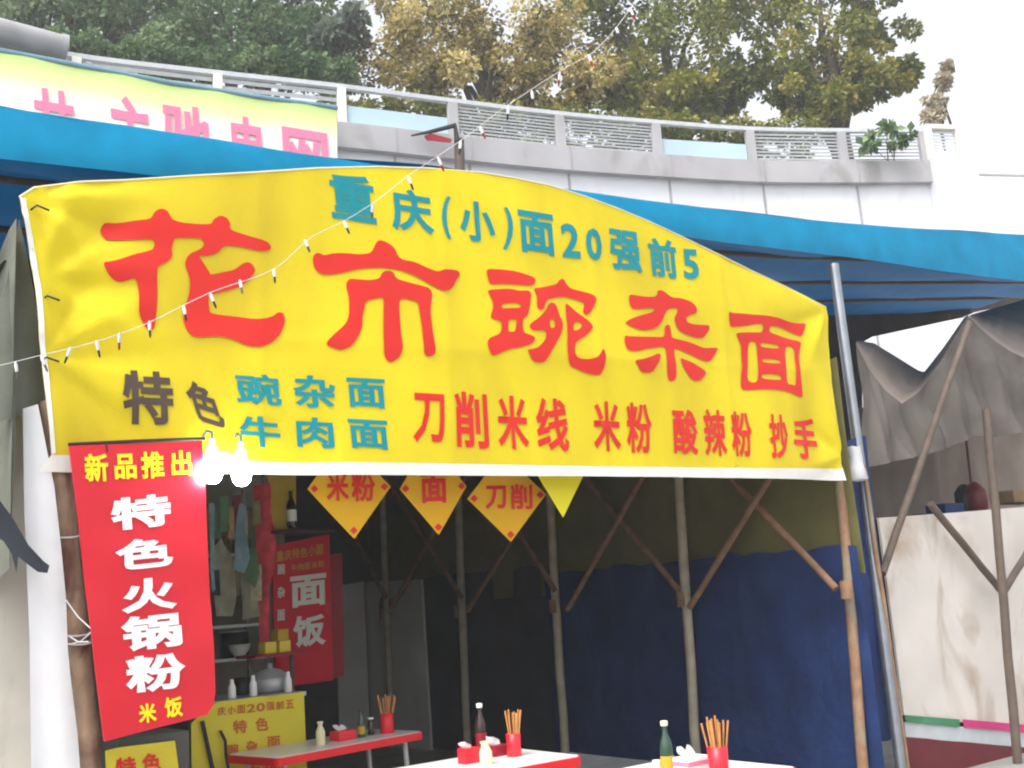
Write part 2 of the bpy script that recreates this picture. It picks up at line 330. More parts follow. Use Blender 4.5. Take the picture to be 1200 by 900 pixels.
def glyph(ch, bold):                                       # a character's outline from Blender's own font, thickened, as triangles in a unit box
    k = (ch, bold)
    if k in _gc: return _gc[k]
    c = bpy.data.curves.new('glyph', 'FONT'); c.body = ch; c.resolution_u = 3; c.fill_mode = 'FRONT'
    o = bpy.data.objects.new('glyph', c); COL.objects.link(o)
    dg = bpy.context.evaluated_depsgraph_get(); me = bpy.data.meshes.new_from_object(o.evaluated_get(dg))
    bm = bmesh.new(); bm.from_mesh(me); bmesh.ops.remove_doubles(bm, verts=bm.verts, dist=1e-4)
    nxt = {}
    for f in bm.faces:
        lp = [(l.vert, l.link_loop_next.vert, l.edge) for l in f.loops]
        if f.normal.z < 0: lp = [(y, x, e) for x, y, e in lp]
        for x, y, e in lp:
            if len(e.link_faces) == 1: nxt.setdefault(x, []).append(y)
    loops = []
    while nxt:
        st = next(iter(nxt)); cur = st; lp = []
        while cur in nxt:
            lp.append((cur.co.x, cur.co.y)); n2 = nxt[cur].pop()
            if not nxt[cur]: del nxt[cur]
            cur = n2
            if cur is st: break
        if len(lp) > 2: loops.append(lp)
    out = []
    for lp in loops:
        n = len(lp); q = []
        for i in range(n):
            p0, p1, p2 = V(lp[i - 1]), V(lp[i]), V(lp[(i + 1) % n]); d0, d1 = (p1 - p0), (p2 - p1)
            if d0.length < 1e-6 or d1.length < 1e-6: continue
            d0.normalize(); d1.normalize(); n0, n1 = V((d0.y, -d0.x)), V((d1.y, -d1.x)); m = n0 + n1
            if m.length < 0.3: q.append(tuple(p1 + n0 * bold)); q.append(tuple(p1 + n1 * bold)); continue
            m.normalize(); q.append(tuple(p1 + m * bold / max(0.6, m.dot(n0))))
        out.append(q)
    pts, eds = [], []
    for q in out:
        b0 = len(pts); pts += [V(p) for p in q]; eds += [(b0 + i, b0 + (i + 1) % len(q)) for i in range(len(q))]
    xs = [p.x for p in pts]; ys = [p.y for p in pts]; x0, x1, y0, y1 = min(xs), max(xs), min(ys), max(ys)
    g = 0.13; gx = x0 + g / 2
    while gx < x1:
        gy = y0 + g / 2
        while gy < y1: pts.append(V((gx, gy))); gy += g
        gx += g
    vo, _, fo, *_z = delaunay_2d_cdt(pts, eds, [], 0, 1e-6)
    def wind(px, py):
        w_ = 0
        for q in out:
            for i in range(len(q)):
                ax, ay = q[i - 1]; bx, by = q[i]
                if (ay <= py) != (by <= py):
                    t = (py - ay) / (by - ay)
                    if px < ax + t * (bx - ax): w_ += 1 if by > ay else -1
        return w_
    fs = []
    for f in fo:
        cx, cy = sum(vo[i].x for i in f) / 3, sum(vo[i].y for i in f) / 3
        if wind(cx, cy) > 0:
            a_, b_, d_ = vo[f[0]], vo[f[1]], vo[f[2]]
            fs.append(tuple(f) if (b_.x - a_.x) * (d_.y - a_.y) - (b_.y - a_.y) * (d_.x - a_.x) > 0 else tuple(f)[::-1])
    used = sorted({i for f in fs for i in f}); mp = {k2: i for i, k2 in enumerate(used)}
    vs = [((vo[i].x - x0) / (x1 - x0), (vo[i].y - y0) / (y1 - y0)) for i in used]; fs = [tuple(mp[i] for i in f) for f in fs]
    bm.free(); bpy.data.objects.remove(o); bpy.data.meshes.remove(me); bpy.data.curves.remove(c)
    _gc[k] = (vs, fs); return _gc[k]
def letter(mb, fr, ch, bbox, slope=0.0, lean=0.0, bold=0.02, off=0.0, disp=None):
    x0, y0, x1, y1 = bbox; w = x1 - x0; h = y1 - y0
    hh = h - abs(slope) * w; ww = w - abs(lean) * hh
    cx, cy = (x0 + x1) / 2, (y0 + y1) / 2
    def corner(a, b): return fr.px(cx + a * ww / 2 + b * lean * hh / 2, cy + b * hh / 2 + a * slope * ww / 2, off)
    tl, tr, bl, br = corner(-1, -1), corner(1, -1), corner(-1, 1), corner(1, 1)
    vs, fs = glyph(ch, bold); out = []
    for a, b in vs:
        q = [(bl[d] * (1 - a) + br[d] * a) * (1 - b) + (tl[d] * (1 - a) + tr[d] * a) * b for d in (0, 1)]
        out.append(fr.at(q[0], q[1], off + (disp(*q) if disp else 0.0)))
    mb.add(out, fs, True)
def pxpoly(fr, pts, off=0.0): return [fr.px(x, y, off) for x, y in pts]
def sag(amp, fx, fz, seed=0.0):
    return lambda a, z: amp * noise.noise(V((a * fx + seed, z * fz, seed * 1.7)))

# ================================================================== SETTING
mb = MB(); mb.add([(-300, -300, 0), (300, -300, 0), (300, 300, 0), (-300, 300, 0)], [(0, 1, 2, 3)])
struct(mb.build('ground', 'concrete'))

# ---- the curved terrace building behind the stalls
RAILZ = 9.5
rail_px = [(-120, 12), (0, 40), (90, 62), (255, 82), (400, 98), (530, 115), (655, 130), (768, 140), (878, 148), (985, 150), (1080, 150), (1130, 149)]
rp = smooth_line([tuple(ZP(x, y, RAILZ))[:2] for x, y in rail_px], 6)
rp = [V((x, y, 0)) for x, y in rp]
def nrm(i):
    t = (rp[min(i + 1, len(rp) - 1)] - rp[max(i - 1, 0)]).normalized(); return V((-t.y, t.x, 0))   # away from the viewer
def band(z0, z1, d0, d1):                                  # a curved solid between two heights, from offset d0 to d1 behind the rail line
    b = MB(); n = len(rp); vs = []
    for i in range(n):
        k = nrm(i); vs += [rp[i] + k * d0 + UP * z0, rp[i] + k * d0 + UP * z1, rp[i] + k * d1 + UP * z1, rp[i] + k * d1 + UP * z0]
    fs = []
    for i in range(n - 1):
        for k in range(4): fs.append((4 * i + k, 4 * i + 4 + k, 4 * i + 4 + (k + 1) % 4, 4 * i + (k + 1) % 4))
    fs += [(0, 1, 2, 3), (4 * n - 4, 4 * n - 1, 4 * n - 2, 4 * n - 3)]
    return b.add(vs, fs)
bld = thing('terrace_building', tuple(rp[30]), 'long white terrace building with a curved louvred roof railing behind the blue canopy', 'building')
band(0, 8.42, 0.06, 0.9).build('wall', 'wall_tile', bld)
band(8.42, 8.83, -0.08, 0.9).build('coping', 'coping', bld)
def rail_at(px):                                           # point on the rail line seen at picture column px
    best = min(range(len(rail_px) - 1), key=lambda i: 0 if rail_px[i][0] <= px <= rail_px[i + 1][0] else 1 + abs(rail_px[i][0] - px))
    (x0, y0), (x1, y1) = rail_px[best], rail_px[best + 1]; t = (px - x0) / (x1 - x0)
    q = ZP(px, y0 + (y1 - y0) * t, RAILZ); j = min(range(len(rp)), key=lambda i: (rp[i] - V((q.x, q.y, 0))).length)
    return V((q.x, q.y, 0)), j
sm = MB()
for px in (-60, 40, 140, 250, 360, 460, 547, 662, 779, 888, 997, 1092):
    q, j = rail_at(px); k = nrm(j); t = V((k.y, -k.x, 0))
    sm.box(q + k * 0.055 + UP * 4.2, 0.035, 0.02, 8.4, t, k); sm.box(q - k * 0.083 + UP * 8.625, 0.03, 0.012, 0.405, t, k)
sm.build('wall_seam', 'seam', bld)
rl = band(RAILZ - 0.07, RAILZ, 0.0, 0.09).build('railing', 'rail_paint', bld)
posts = [90, 255, 400, 530, 655, 768, 878, 985, 1080]
for i, px in enumerate(posts):
    q, j = rail_at(px); k = nrm(j); t = V((k.y, -k.x, 0))
    MB().box(q + k * 0.03 + UP * 9.13, 0.13 if px < 500 else 0.16, 0.1, 0.60, t, k, UP, 0.008).build('post', 'post_cream' if px < 500 else 'coping', rl)
def louvre(p0, p1, n, z0, z1, name='louvre_panel', m='rail_paint', depth=0.05):
    a, j = rail_at(p0); b, j2 = rail_at(p1); k = nrm((j + j2) // 2); t = (b - a).normalized(); L = (b - a).length - 0.16; c = (a + b) / 2 + k * 0.05
    lb = MB(); h = (z1 - z0) / n
    for i in range(n):
        z = z0 + h * (i + 0.5); ez = (UP * 0.95 - k * 0.3).normalized()
        lb.box(c + UP * z, L, 0.012, h * 0.5, t, t.cross(ez), ez)
    lb.build(name, m, rl)
louvre(530, 655, 9, 8.87, 9.40); louvre(655, 768, 9, 8.87, 9.40); louvre(878, 985, 8, 8.87, 9.40); louvre(985, 1080, 8, 8.87, 9.40)
for a, b in ((-100, 90), (90, 255), (255, 400)): louvre(a, b, 4, 8.95, 9.42, 'rail_bars')
for a, b, z1 in ((400, 530, 9.16), (768, 878, 9.16)):
    q, j = rail_at(a); q2, j2 = rail_at(b); t = (q2 - q).normalized(); k = nrm((j + j2) // 2)
    MB().box((q + q2) / 2 + k * 0.04 + UP * ((8.835 + z1) / 2), (q2 - q).length - 0.18, 0.015, z1 - 8.835, t, k).build('sheet_panel', 'pale_blue_panel', rl)
# end pillar with its framed louvre, and the white facade beside it
pf = vplane(DP(1090, 200, 19.3), DP(1140, 200, 19.5))
pil = MB(); a0, a1 = pf.px(1091, 200)[0], pf.px(1139, 200)[0]
pil.box(pf.at((a0 + a1) / 2, 4.43, 0.3), a1 - a0, 0.8, 8.86, pf.e, pf.n)
pil.build('pillar', 'wall_tile', bld)
lf = MB(); zt = 9.52
lf.box(pf.at(a0 + 0.05, 9.2, 0.0), 0.10, 0.1, 0.66, pf.e, pf.n); lf.box(pf.at(a1 - 0.12, 9.2, 0.0), 0.24, 0.1, 0.66, pf.e, pf.n)
lf.box(pf.at((a0 + a1) / 2 - 0.06, 9.49, 0.0), a1 - a0 - 0.35, 0.1, 0.08, pf.e, pf.n)
vf = lf.build('vent_frame', 'post_cream', bld)
lv = MB()
for i in range(9): lv.box(pf.at((a0 + a1) / 2 - 0.06, 8.9 + i * 0.062, 0.02), a1 - a0 - 0.36, 0.012, 0.035, pf.e, pf.n)
lv.build('vent_slats', 'rail_paint', vf)
wf = vplane(DP(1138, 200, 19.6), DP(1400, 200, 20.8))
wb = thing('white_building', wf.at(3, 0, 0), 'tall plain white building rising at the right end of the terrace railing', 'building')
g0, g1 = wf.at(0, 0), wf.at(10.4, 0); bk = [g0 + V((g0.x, g0.y, 0)).normalized() * 5 + wf.e * 0.4, g1 + wf.n * 5]
mb = MB(); q_ = [g0, g1, bk[1], bk[0]]; mb.add(q_ + [p_ + UP * 16 for p_ in q_], [(3, 2, 1, 0), (4, 5, 6, 7), (0, 1, 5, 4), (1, 2, 6, 5), (2, 3, 7, 6), (3, 0, 4, 7)]); mb.build('wall', 'facade_white', wb)
mb = MB(); mb.box(wf.at(0.9, 8.62, -0.006), 1.5, 0.02, 0.035, wf.e, wf.n); mb.build('wall_seam', 'coping', wb)
mb = MB(); mb.box(wf.at(5.3, 16.1, 0.1), 10.2, 0.4, 0.2, wf.e, wf.n); mb.build('parapet', 'facade_white', wb)

# terrace ground the trees stand on
mb = MB(); n = len(rp); vs = []
for i in range(n): k = nrm(i); vs += [rp[i] + k * 0.88 + UP * 8.40, rp[i] + k * 40 + UP * 8.40]
vs2 = [vs[0] + V((-40, 0, 0)), vs[1] + V((-60, 0, 0))]; vs3 = [vs[-2] + V((40, 0, 0)), vs[-1] + V((60, 0, 0))]
vs = vs2 + vs + vs3
mb.add(vs, [(2 * i, 2 * i + 2, 2 * i + 3, 2 * i + 1) for i in range(n + 1)])
struct(mb.build('terrain', 'terrace_soil'))

# ---- trees on the terrace
def tree(name, label, blobs, trunk, leafm, n, leaf=0.2, seed=1, cat='tree', group='trees behind the terrace railing', trad=0.22):
    rnd = random.Random(seed); base = V((trunk.x, trunk.y, 8.4))
    root = thing(name, base, label, cat, group)
    cs = []
    for (x, y, d, rp_) in blobs:
        c = DP(x, y, d); r = rp_ * d / FPX
        for _ in range(14):
            u = V((rnd.gauss(0, 1), rnd.gauss(0, 1), rnd.gauss(0, 1))).normalized() * (rnd.random() ** 0.4) * r
            u.z *= 0.8; cs.append((c + u, r * rnd.uniform(0.22, 0.42), rnd.random()))
    vs, fs, tone = [], [], []
    for _ in range(n):
        c, r, tn = rnd.choice(cs)
        d = V((rnd.gauss(0, 1), rnd.gauss(0, 1), rnd.gauss(0, 1))).normalized()
        p = c + d * r * (0.45 + 0.6 * rnd.random()); p.z -= 0.25 * r * rnd.random()
        ax = (d + V((rnd.uniform(-1, 1), rnd.uniform(-1, 1), rnd.uniform(-1.1, 0.4)))).normalized()
        sd_ = ax.cross(V((rnd.uniform(-1, 1), rnd.uniform(-1, 1), rnd.uniform(0.2, 1)))).normalized(); up = sd_.cross(ax)
        L = leaf * rnd.uniform(0.6, 1.25); W = L * rnd.uniform(0.25, 0.38); k = len(vs)
        vs += [p, p + ax * L * 0.5 + sd_ * W + up * W * 0.4, p + ax * L, p + ax * L * 0.5 - sd_ * W + up * W * 0.4]
        fs += [(k, k + 1, k + 2), (k, k + 2, k + 3)]; t = min(1, max(0, tn * 0.7 + rnd.random() * 0.45 - 0.07)); tone += [t, t]
    me = bpy.data.meshes.new('crown'); me.from_pydata([tuple(v - base) for v in vs], [], fs)
    at = me.attributes.new('leaf_tone', 'FLOAT', 'FACE'); at.data.foreach_set('value', tone); me.materials.append(M[leafm]); me.update()
    o = bpy.data.objects.new('crown', me); COL.objects.link(o); o.parent = root
    tb = MB(); top = sum((DP(x, y, d) for x, y, d, _ in blobs), V((0, 0, 0))) / len(blobs)
    mid = base.lerp(top, 0.45) + V((rnd.uniform(-.3, .3), 0, 0))
    tb.tube([base - UP * 0.3, base.lerp(mid, 0.5), mid, top], [trad, trad * 0.85, trad * 0.7, trad * 0.35], 9)
    for (x, y, d, rr) in blobs:
        c = DP(x, y, d); s0 = base.lerp(top, rnd.uniform(0.4, 0.8)); m2 = s0.lerp(c, 0.5) + V((rnd.uniform(-.2, .2), rnd.uniform(-.2, .2), 0.25))
        tb.tube([s0, m2, c], [trad * 0.4, trad * 0.26, trad * 0.1], 6)
        for _ in range(3):
            c2, r2, _t = rnd.choice(cs)
            if (c2 - c).length < rr * d / FPX * 1.3: tb.tube([m2, m2.lerp(c2, 0.6) + V((0, 0, 0.1)), c2], [trad * 0.14, trad * 0.1, trad * 0.04], 5)
    tb.build('trunk', 'bark', root); return root
def TB(x, d): q = DP(x, 100, d); return V((q.x, q.y, 0))
tree('dense_tree', 'dense dark green tree at the far left above the grey pipe', [(-40, -30, 25, 100), (60, -10, 24, 90), (150, 10, 24.5, 85), (20, 60, 24, 60), (120, -90, 26, 90), (200, -40, 26, 70)], TB(70, 25), 'leaf_dark', 21750, 0.156, 1)
tree('dense_tree', 'dark green tree with fine leaves between the pipe and the yellowish tree', [(250, 20, 23.5, 70), (320, 40, 23, 65), (290, -50, 25, 85), (210, 60, 23, 55), (370, 70, 22.8, 40), (180, -60, 26, 70)], TB(270, 24), 'leaf_dark', 20300, 0.140, 2)
tree('leafy_tree', 'mid green tree leaning in behind the dark left trees', [(360, 10, 26, 60), (390, 80, 25, 45), (330, -70, 28, 80), (410, -60, 28, 40), (60, 20, 30, 130), (220, 30, 30, 120)], TB(350, 28), 'leaf_mid', 18850, 0.156, 3)
tree('blossoming_tree', 'tree full of yellowish and cream leaves above the middle of the railing', [(450, 60, 23, 62), (520, 30, 23.5, 70), (590, 60, 23, 62), (650, 40, 24, 66), (560, -50, 25, 90), (470, -40, 25, 60), (690, 90, 23, 48), (520, 100, 22.5, 48), (630, 110, 22.5, 45)], TB(560, 24), 'leaf_yellow', 24650, 0.133, 4)
tree('broadleaf_tree', 'olive green broad tree right of the yellowish tree', [(720, 20, 25, 75), (790, 60, 24.5, 75), (820, 110, 24, 50), (760, -60, 26, 85), (840, -10, 25, 70), (740, 100, 23.5, 45), (850, 100, 24, 52), (690, -40, 27, 55), (800, 115, 23.5, 40)], TB(780, 25), 'leaf_olive', 23200, 0.156, 5)
tree('broadleaf_tree', 'thin crowned olive tree with sky showing through beside the white building', [(930, 20, 24, 62), (990, 60, 24, 55), (900, 80, 23.5, 48), (960, -50, 25, 70), (1040, 20, 24.5, 40), (880, -30, 26, 62), (1000, -20, 25, 52), (945, 105, 23.2, 34), (1055, 85, 23.6, 30), (985, 112, 22.8, 30), (1015, 95, 23, 34), (960, 125, 22.6, 26)], TB(965, 24.5), 'leaf_olive', 19575, 0.148, 6, trad=0.26)
hb = [(x, 128 + (x - 420) * 0.06 + 40 * j, 22.0, 26) for x in range(390, 945, 34) for j in (0, 1)]
tree('low_hedge', 'low olive green hedge running directly behind the middle of the railing', hb, TB(600, 22.0), 'leaf_olive', 21750, 0.117, 21, 'hedge', None, 0.05)
hb = [(x, 45 + x * 0.1, 20.5, 26) for x in range(60, 400, 30)]
tree('low_hedge', 'low dark green hedge behind the left part of the railing', hb, TB(230, 20.5), 'leaf_dark', 10150, 0.117, 22, 'hedge', None, 0.05)
tree('palm_shrub', 'pale feathery shrub showing between the dark and yellowish trees', [(400, 30, 22.6, 26), (385, 45, 22.6, 20)], TB(398, 22.6), 'leaf_pale', 900, 0.3, 8, 'shrub', None, 0.06)
tree('dry_shrub', 'straw coloured leaning shrub against the white building', [(1099, 118, 20.6, 11), (1105, 96, 20.6, 9), (1110, 78, 20.6, 6), (1092, 138, 20.6, 12)], TB(1092, 20.6), 'leaf_straw', 2175, 0.125, 9, 'shrub', None, 0.05)
tree('small_plant', 'small dark leaved plant hanging over the louvred railing at right', [(1043, 150, 18.9, 8), (1022, 164, 18.9, 6), (1064, 158, 18.9, 6), (1050, 168, 18.9, 7), (1015, 172, 18.9, 4)], TB(1042, 19.6), 'leaf_dark', 170, 0.19, 10, 'plant', None, 0.02)

# ---- thick grey pipe and wall bracket
mb = MB(); p0, p1 = DP(-90, 12, 13.2), DP(76, 56, 14.2)
mb.tube([p0, p1], 0.17, 20); mb.tube([p1 - (p1 - p0).normalized() * 0.06, p1 + (p1 - p0).normalized() * 0.02], 0.185, 20)
pr = thing('duct_pipe', p0, 'thick grey pipe end lying along the railing at the top left', 'pipe'); mb.build('pipe', 'pipe_grey', pr)
mb = MB(); mb.tube([p1 + V((-.25, 0, -0.1)), p1 + V((-.25, 0.1, -5.3 + 0.0))], 0.03, 8); mb.build('support', 'pipe_grey', pr)
br = thing('wall_bracket', DP(540, 200, 16.5), 'dark angled bracket arm with a red strip on the white wall below the railing', 'bracket')
mb = MB(); mb.tube([DP(482, 159, 16.2), DP(510, 153, 16.3), DP(533, 147, 16.4), DP(536, 166, 16.4)], [0.015, 0.035, 0.05, 0.05], 8); mb.build('arm', 'black', br)
mb = MB(); mb.tube([DP(538, 163, 16.5), DP(539, 200, 16.5)], 0.08, 8); mb.build('stand', 'grey_brown_pole', br)
fr_ = vplane(DP(495, 160, 16.25), DP(533, 160, 16.35)); mb = MB(); cloth(mb, fr_, pxpoly(fr_, [(497, 159), (505, 156), (530, 163), (528, 167), (500, 164)]), 0.08, 0, None, 0.02); mb.build('strip', 'dark_red', br)

# ---- the neighbouring shop's green and yellow banner, half hidden by the canopy
sf = vplane(DP(-60, 60, 13.4), DP(395, 130, 15.6))
spoly = pxpoly(sf, [(-70, 44), (0, 60), (100, 79), (200, 98), (300, 114), (395, 127), (396, 236), (300, 225), (-70, 180)])
sb = thing('shop_banner', sf.at(2, 7.9), 'green to white shop banner with pink characters half hidden behind the blue canopy', 'banner')
mb = MB(); v2, tri = fill(spoly, 0.12); mb.add([sf.at(a, z, 0.01 * math.sin(a * 5)) for a, z in v2], tri, True)
so_ = mb.build('cloth', 'shop_print', sb)
tp = [sf.px(x, y) for x, y in [(-70, 44), (0, 60), (100, 79), (200, 98), (300, 114), (395, 127)]]
def topz(a):
    for (a0, z0), (a1, z1) in zip(tp, tp[1:]):
        if a <= a1: return z0 + (z1 - z0) * (a - a0) / (a1 - a0)
    return tp[-1][1]
at = so_.data.attributes.new('print_v', 'FLOAT', 'POINT'); at.data.foreach_set('value', [max(0, min(1, 1 - (topz(a) - z) / 0.95)) for a, z in v2])
mb = MB()
for ch, bb in (('共', (36, 100, 92, 186)), ('主', (126, 108, 180, 200)), ('驰', (188, 118, 250, 208)), ('串', (268, 133, 312, 222)), ('网', (330, 147, 388, 232))):
    letter(mb, sf, ch, bb, 0.17, 0.06, 0.03, -0.012 - 0.012)
mb.build('lettering', 'pink_sign', sb)
mb = MB()
for (xa, ya), (xb, yb) in zip([(-70, 44), (0, 60), (100, 79), (200, 98), (300, 114)], [(0, 60), (100, 79), (200, 98), (300, 114), (395, 127)]):
    mb.tube([sf.P(xa, ya, 0.03), sf.P(xb, yb, 0.03)], 0.05, 8)
mb.build('batten', mat('slate_batten', (0.13, 0.25, 0.3), 0.6), sb)

# ---- thin bright volume added to imitate lens glare and lift the blacks
mb = MB(); mb.box((0, 10, 14.5), 90, 62, 31); hz = mb.build('glare_veil', 'black'); hz['kind'] = 'stuff'; hz.data.materials.clear()
hm = bpy.data.materials.new('glare_veil_volume'); hm.use_nodes = True; hn = hm.node_tree.nodes; hn.clear()
pv = hn.new('ShaderNodeVolumePrincipled'); pv.inputs['Color'].default_value = (0.97, 0.98, 1.0, 1); pv.inputs['Density'].default_value = 0.003; pv.inputs['Anisotropy'].default_value = 0.0
ho = hn.new('ShaderNodeOutputMaterial'); hm.node_tree.links.new(pv.outputs[0], ho.inputs['Volume']); hz.data.materials.append(hm)

# ================================================================== BLUE CANOPY
ctop = [(-260, 92), (-60, 116), (0, 125), (200, 155), (400, 187), (530, 203), (660, 221), (800, 240), (1000, 262), (1200, 275), (1420, 286)]
cbot = [(-260, 158), (-60, 180), (0, 190), (200, 212), (400, 236), (530, 246), (660, 256), (800, 280), (1000, 305), (1200, 331), (1420, 344)]
T = smooth_line([FRONT.px(x, y, 0.3) for x, y in ctop], 8); Bt = smooth_line([FRONT.px(x, y, 0.3) for x, y in cbot], 8)
can = thing('blue_canopy', FRONT.at(2.6, 0, 0.3), 'large bright blue tarpaulin canopy stretched above and behind the yellow banner', 'canopy')
mb = MB(); NV = 8; vs = []
for i, (t, b) in enumerate(zip(T, Bt)):
    for k in range(NV + 1):
        s = k / NV; a = t[0] + (b[0] - t[0]) * s; z = t[1] + (b[1] - t[1]) * s
        vs.append(FRONT.at(a, z, 0.3 - 0.045 * math.sin(s * 1.7) + 0.008 * noise.noise(V((a * 3, z * 2, 3))) + 0.015 * s * noise.noise(V((a * 1.6, 0, 1)))))
fs = [(i * (NV + 1) + k, i * (NV + 1) + k + 1, (i + 1) * (NV + 1) + k + 1, (i + 1) * (NV + 1) + k) for i in range(len(T) - 1) for k in range(NV)]
mb.add(vs, fs, True); mb.build('valance', 'blue_valance', can)
mb = MB(); NR = 16; vs = []; RD = 3.4
for i, t in enumerate(T):
    for k in range(NR + 1):
        s = k / NR; a = t[0]
        vs.append(FRONT.at(a, t[1] - 0.002 + 0.05 * s - 0.07 * abs(math.sin(s * math.pi * 4)) + 0.05 * noise.noise(V((a * 0.7, s * 5, 9))), 0.3 + RD * s))
fs = [(i * (NR + 1) + k, (i + 1) * (NR + 1) + k, (i + 1) * (NR + 1) + k + 1, i * (NR + 1) + k + 1) for i in range(len(T) - 1) for k in range(NR)]
mb.add(vs, fs, True); mb.build('tarpaulin', 'shaded_blue_tarp', can)
for k in range(1, 5):
    s = k / 4; mb = MB(); mb.tube([FRONT.at(t[0], t[1] - 0.03 + 0.05 * s, 0.3 + RD * s) for t in T[::4]], 0.022, 6); mb.build('crossbar', 'grey_brown_pole', can)
# hanging dark rear edge
rr = [FRONT.px(x, y, 3.4) for x, y in [(940, 330), (1300, 326), (1300, 334), (1142, 366), (1129, 372), (1021, 395), (1008, 402), (1008, 520), (960, 520)]]
mb = MB(); cloth(mb, FRONT, rr, 0.15, 3.4, sag(0.08, 1.5, 1.0, 4)); mb.build('rear_valance', 'dark_brown', can)

# ================================================================== THE STALL
def bdisp(a, z):                                            # folds of the hung banner (metres, + = away from the viewer)
    d = -0.02 * math.sin(math.pi * min(1, max(0, a / 5.2))) + 0.012 * noise.noise(V((a * 0.9, z * 1.1, 0)))
    for (ca, cz, dirs) in ((-0.10, 3.30, 8), (-0.06, 2.95, 7), (-0.05, 2.62, 7), (5.22, 3.35, 6), (5.22, 2.3, 5)):      # folds fanning out from the ties
        da, dz = a - ca, z - cz; r = math.hypot(da, dz)
        if r < 1.5 and r > 1e-3:
            th = math.atan2(dz, abs(da)); d += 0.024 * math.sin(th * dirs + cz * 5) * min(1, r * 4) * (1 - r / 1.5) ** 2 + 0.008 * math.sin(th * dirs * 2.6 + 1.0) * min(1, r * 4) * max(0, 1 - r / 0.9) ** 2
    d += 0.013 * noise.noise(V((a * 2.2 + z * 1.6, z * 2.6, 5))) + 0.004 * math.sin(a * 2.9 + 0.6)
    for ai in (0.92, 1.96, 3.02, 4.1): d -= 0.007 * math.exp(-abs(a - ai - 0.03 * (z - 2.7)) / 0.035)          # creases from when it lay folded
    d -= 0.006 * math.exp(-abs(z - 2.74 - 0.03 * a) / 0.035)
    if z < 2.45 and a < 1.3: d += 0.03 * (2.45 - z) / 0.3 * math.sin(a * 7)
    return d
topx = [(22, 232), (40, 220), (95, 213), (150, 210), (225, 206), (300, 203), (370, 199), (440, 197), (500, 199), (560, 203), (600, 209), (640, 218), (680, 231), (720, 245), (760, 262), (800, 280), (840, 299), (880, 318), (920, 337), (960, 355), (968, 360)]
rightx = [(971, 372), (975, 410), (980, 470), (986, 520)]
leftx = [(57, 500), (49, 440), (43, 390), (39, 340), (30, 285)]
hemL = [(60, 533), (120, 534), (200, 536), (262, 531), (290, 541), (400, 542), (500, 543), (600, 545), (700, 547), (800, 548), (900, 549), (988, 549)]
hemB = [(45, 553), (150, 554), (300, 556), (450, 557), (600, 558), (750, 559), (900, 561), (992, 563)]
ban = thing('stall_banner', FRONT.at(2.6, 2.1), 'large arched yellow banner with big red characters hung across the noodle stall front', 'banner')
mb = MB(); cloth(mb, FRONT, pxpoly(FRONT, topx + rightx + hemL[::-1] + leftx), 0.03, 0, bdisp); mb.build('cloth', 'yellow_cloth', ban)
mb = MB(); cloth(mb, FRONT, pxpoly(FRONT, hemL + hemB[::-1]), 0.04, 0, bdisp); mb.build('hem', 'white_hem', ban)
# pale selvedge along the left and top edges, rolled over a cord
mb = MB()
selv = [(60, 533), (57, 500), (49, 440), (43, 390), (39, 340), (30, 285), (22, 232)]
inner = [(65, 531), (62, 500), (55, 440), (49, 390), (45, 340), (37, 285), (29, 234)]
poly = pxpoly(FRONT, inner + selv[::-1]); cloth(mb, FRONT, poly, 0.03, -0.004, bdisp)
mb.build('selvedge', 'white_hem', ban)
mb = MB(); pts = pxpoly(FRONT, topx); mb.tube([FRONT.at(a, z, bdisp(a, z)) for a, z in pts], 0.005, 6); mb.build('edge_cord', 'cream_plastic', ban)

CH = {}                                                     # the five brush characters, outlines measured on the photograph
CH['hua'] = ((110, 240, 5.143), [([(60, 120), (80, 102), (150, 105), (250, 95), (335, 85), (365, 45), (402, 28), (440, 45), (470, 95), (560, 118), (690, 122), (715, 95), (755, 72), (795, 85), (815, 120), (820, 155), (920, 190), (1030, 225), (1060, 250), (1050, 275), (990, 283), (900, 262), (800, 250), (770, 262), (735, 295), (680, 312), (632, 314), (650, 345), (690, 405), (705, 422), (780, 408), (840, 395), (900, 355), (940, 358), (962, 400), (940, 440), (880, 492), (760, 528), (700, 545), (690, 570), (695, 620), (712, 655), (850, 675), (980, 692), (1060, 680), (1100, 655), (1130, 660), (1140, 700), (1120, 770), (1070, 830), (1000, 858), (920, 850), (830, 812), (740, 795), (610, 800), (560, 765), (535, 690), (545, 620), (572, 540), (575, 450), (550, 380), (550, 340), (575, 300), (630, 275), (655, 250), (650, 220), (630, 208), (560, 205), (490, 205), (475, 225), (465, 270), (468, 310), (440, 345), (385, 375), (375, 420), (375, 520), (370, 640), (360, 730), (345, 758), (315, 755), (280, 700), (262, 640), (262, 540), (250, 465), (230, 452), (160, 470), (120, 460), (80, 425), (52, 380), (55, 355), (90, 350), (160, 330), (250, 300), (340, 275), (362, 250), (362, 225), (345, 208), (230, 208), (110, 210), (70, 195), (52, 150)], [])])
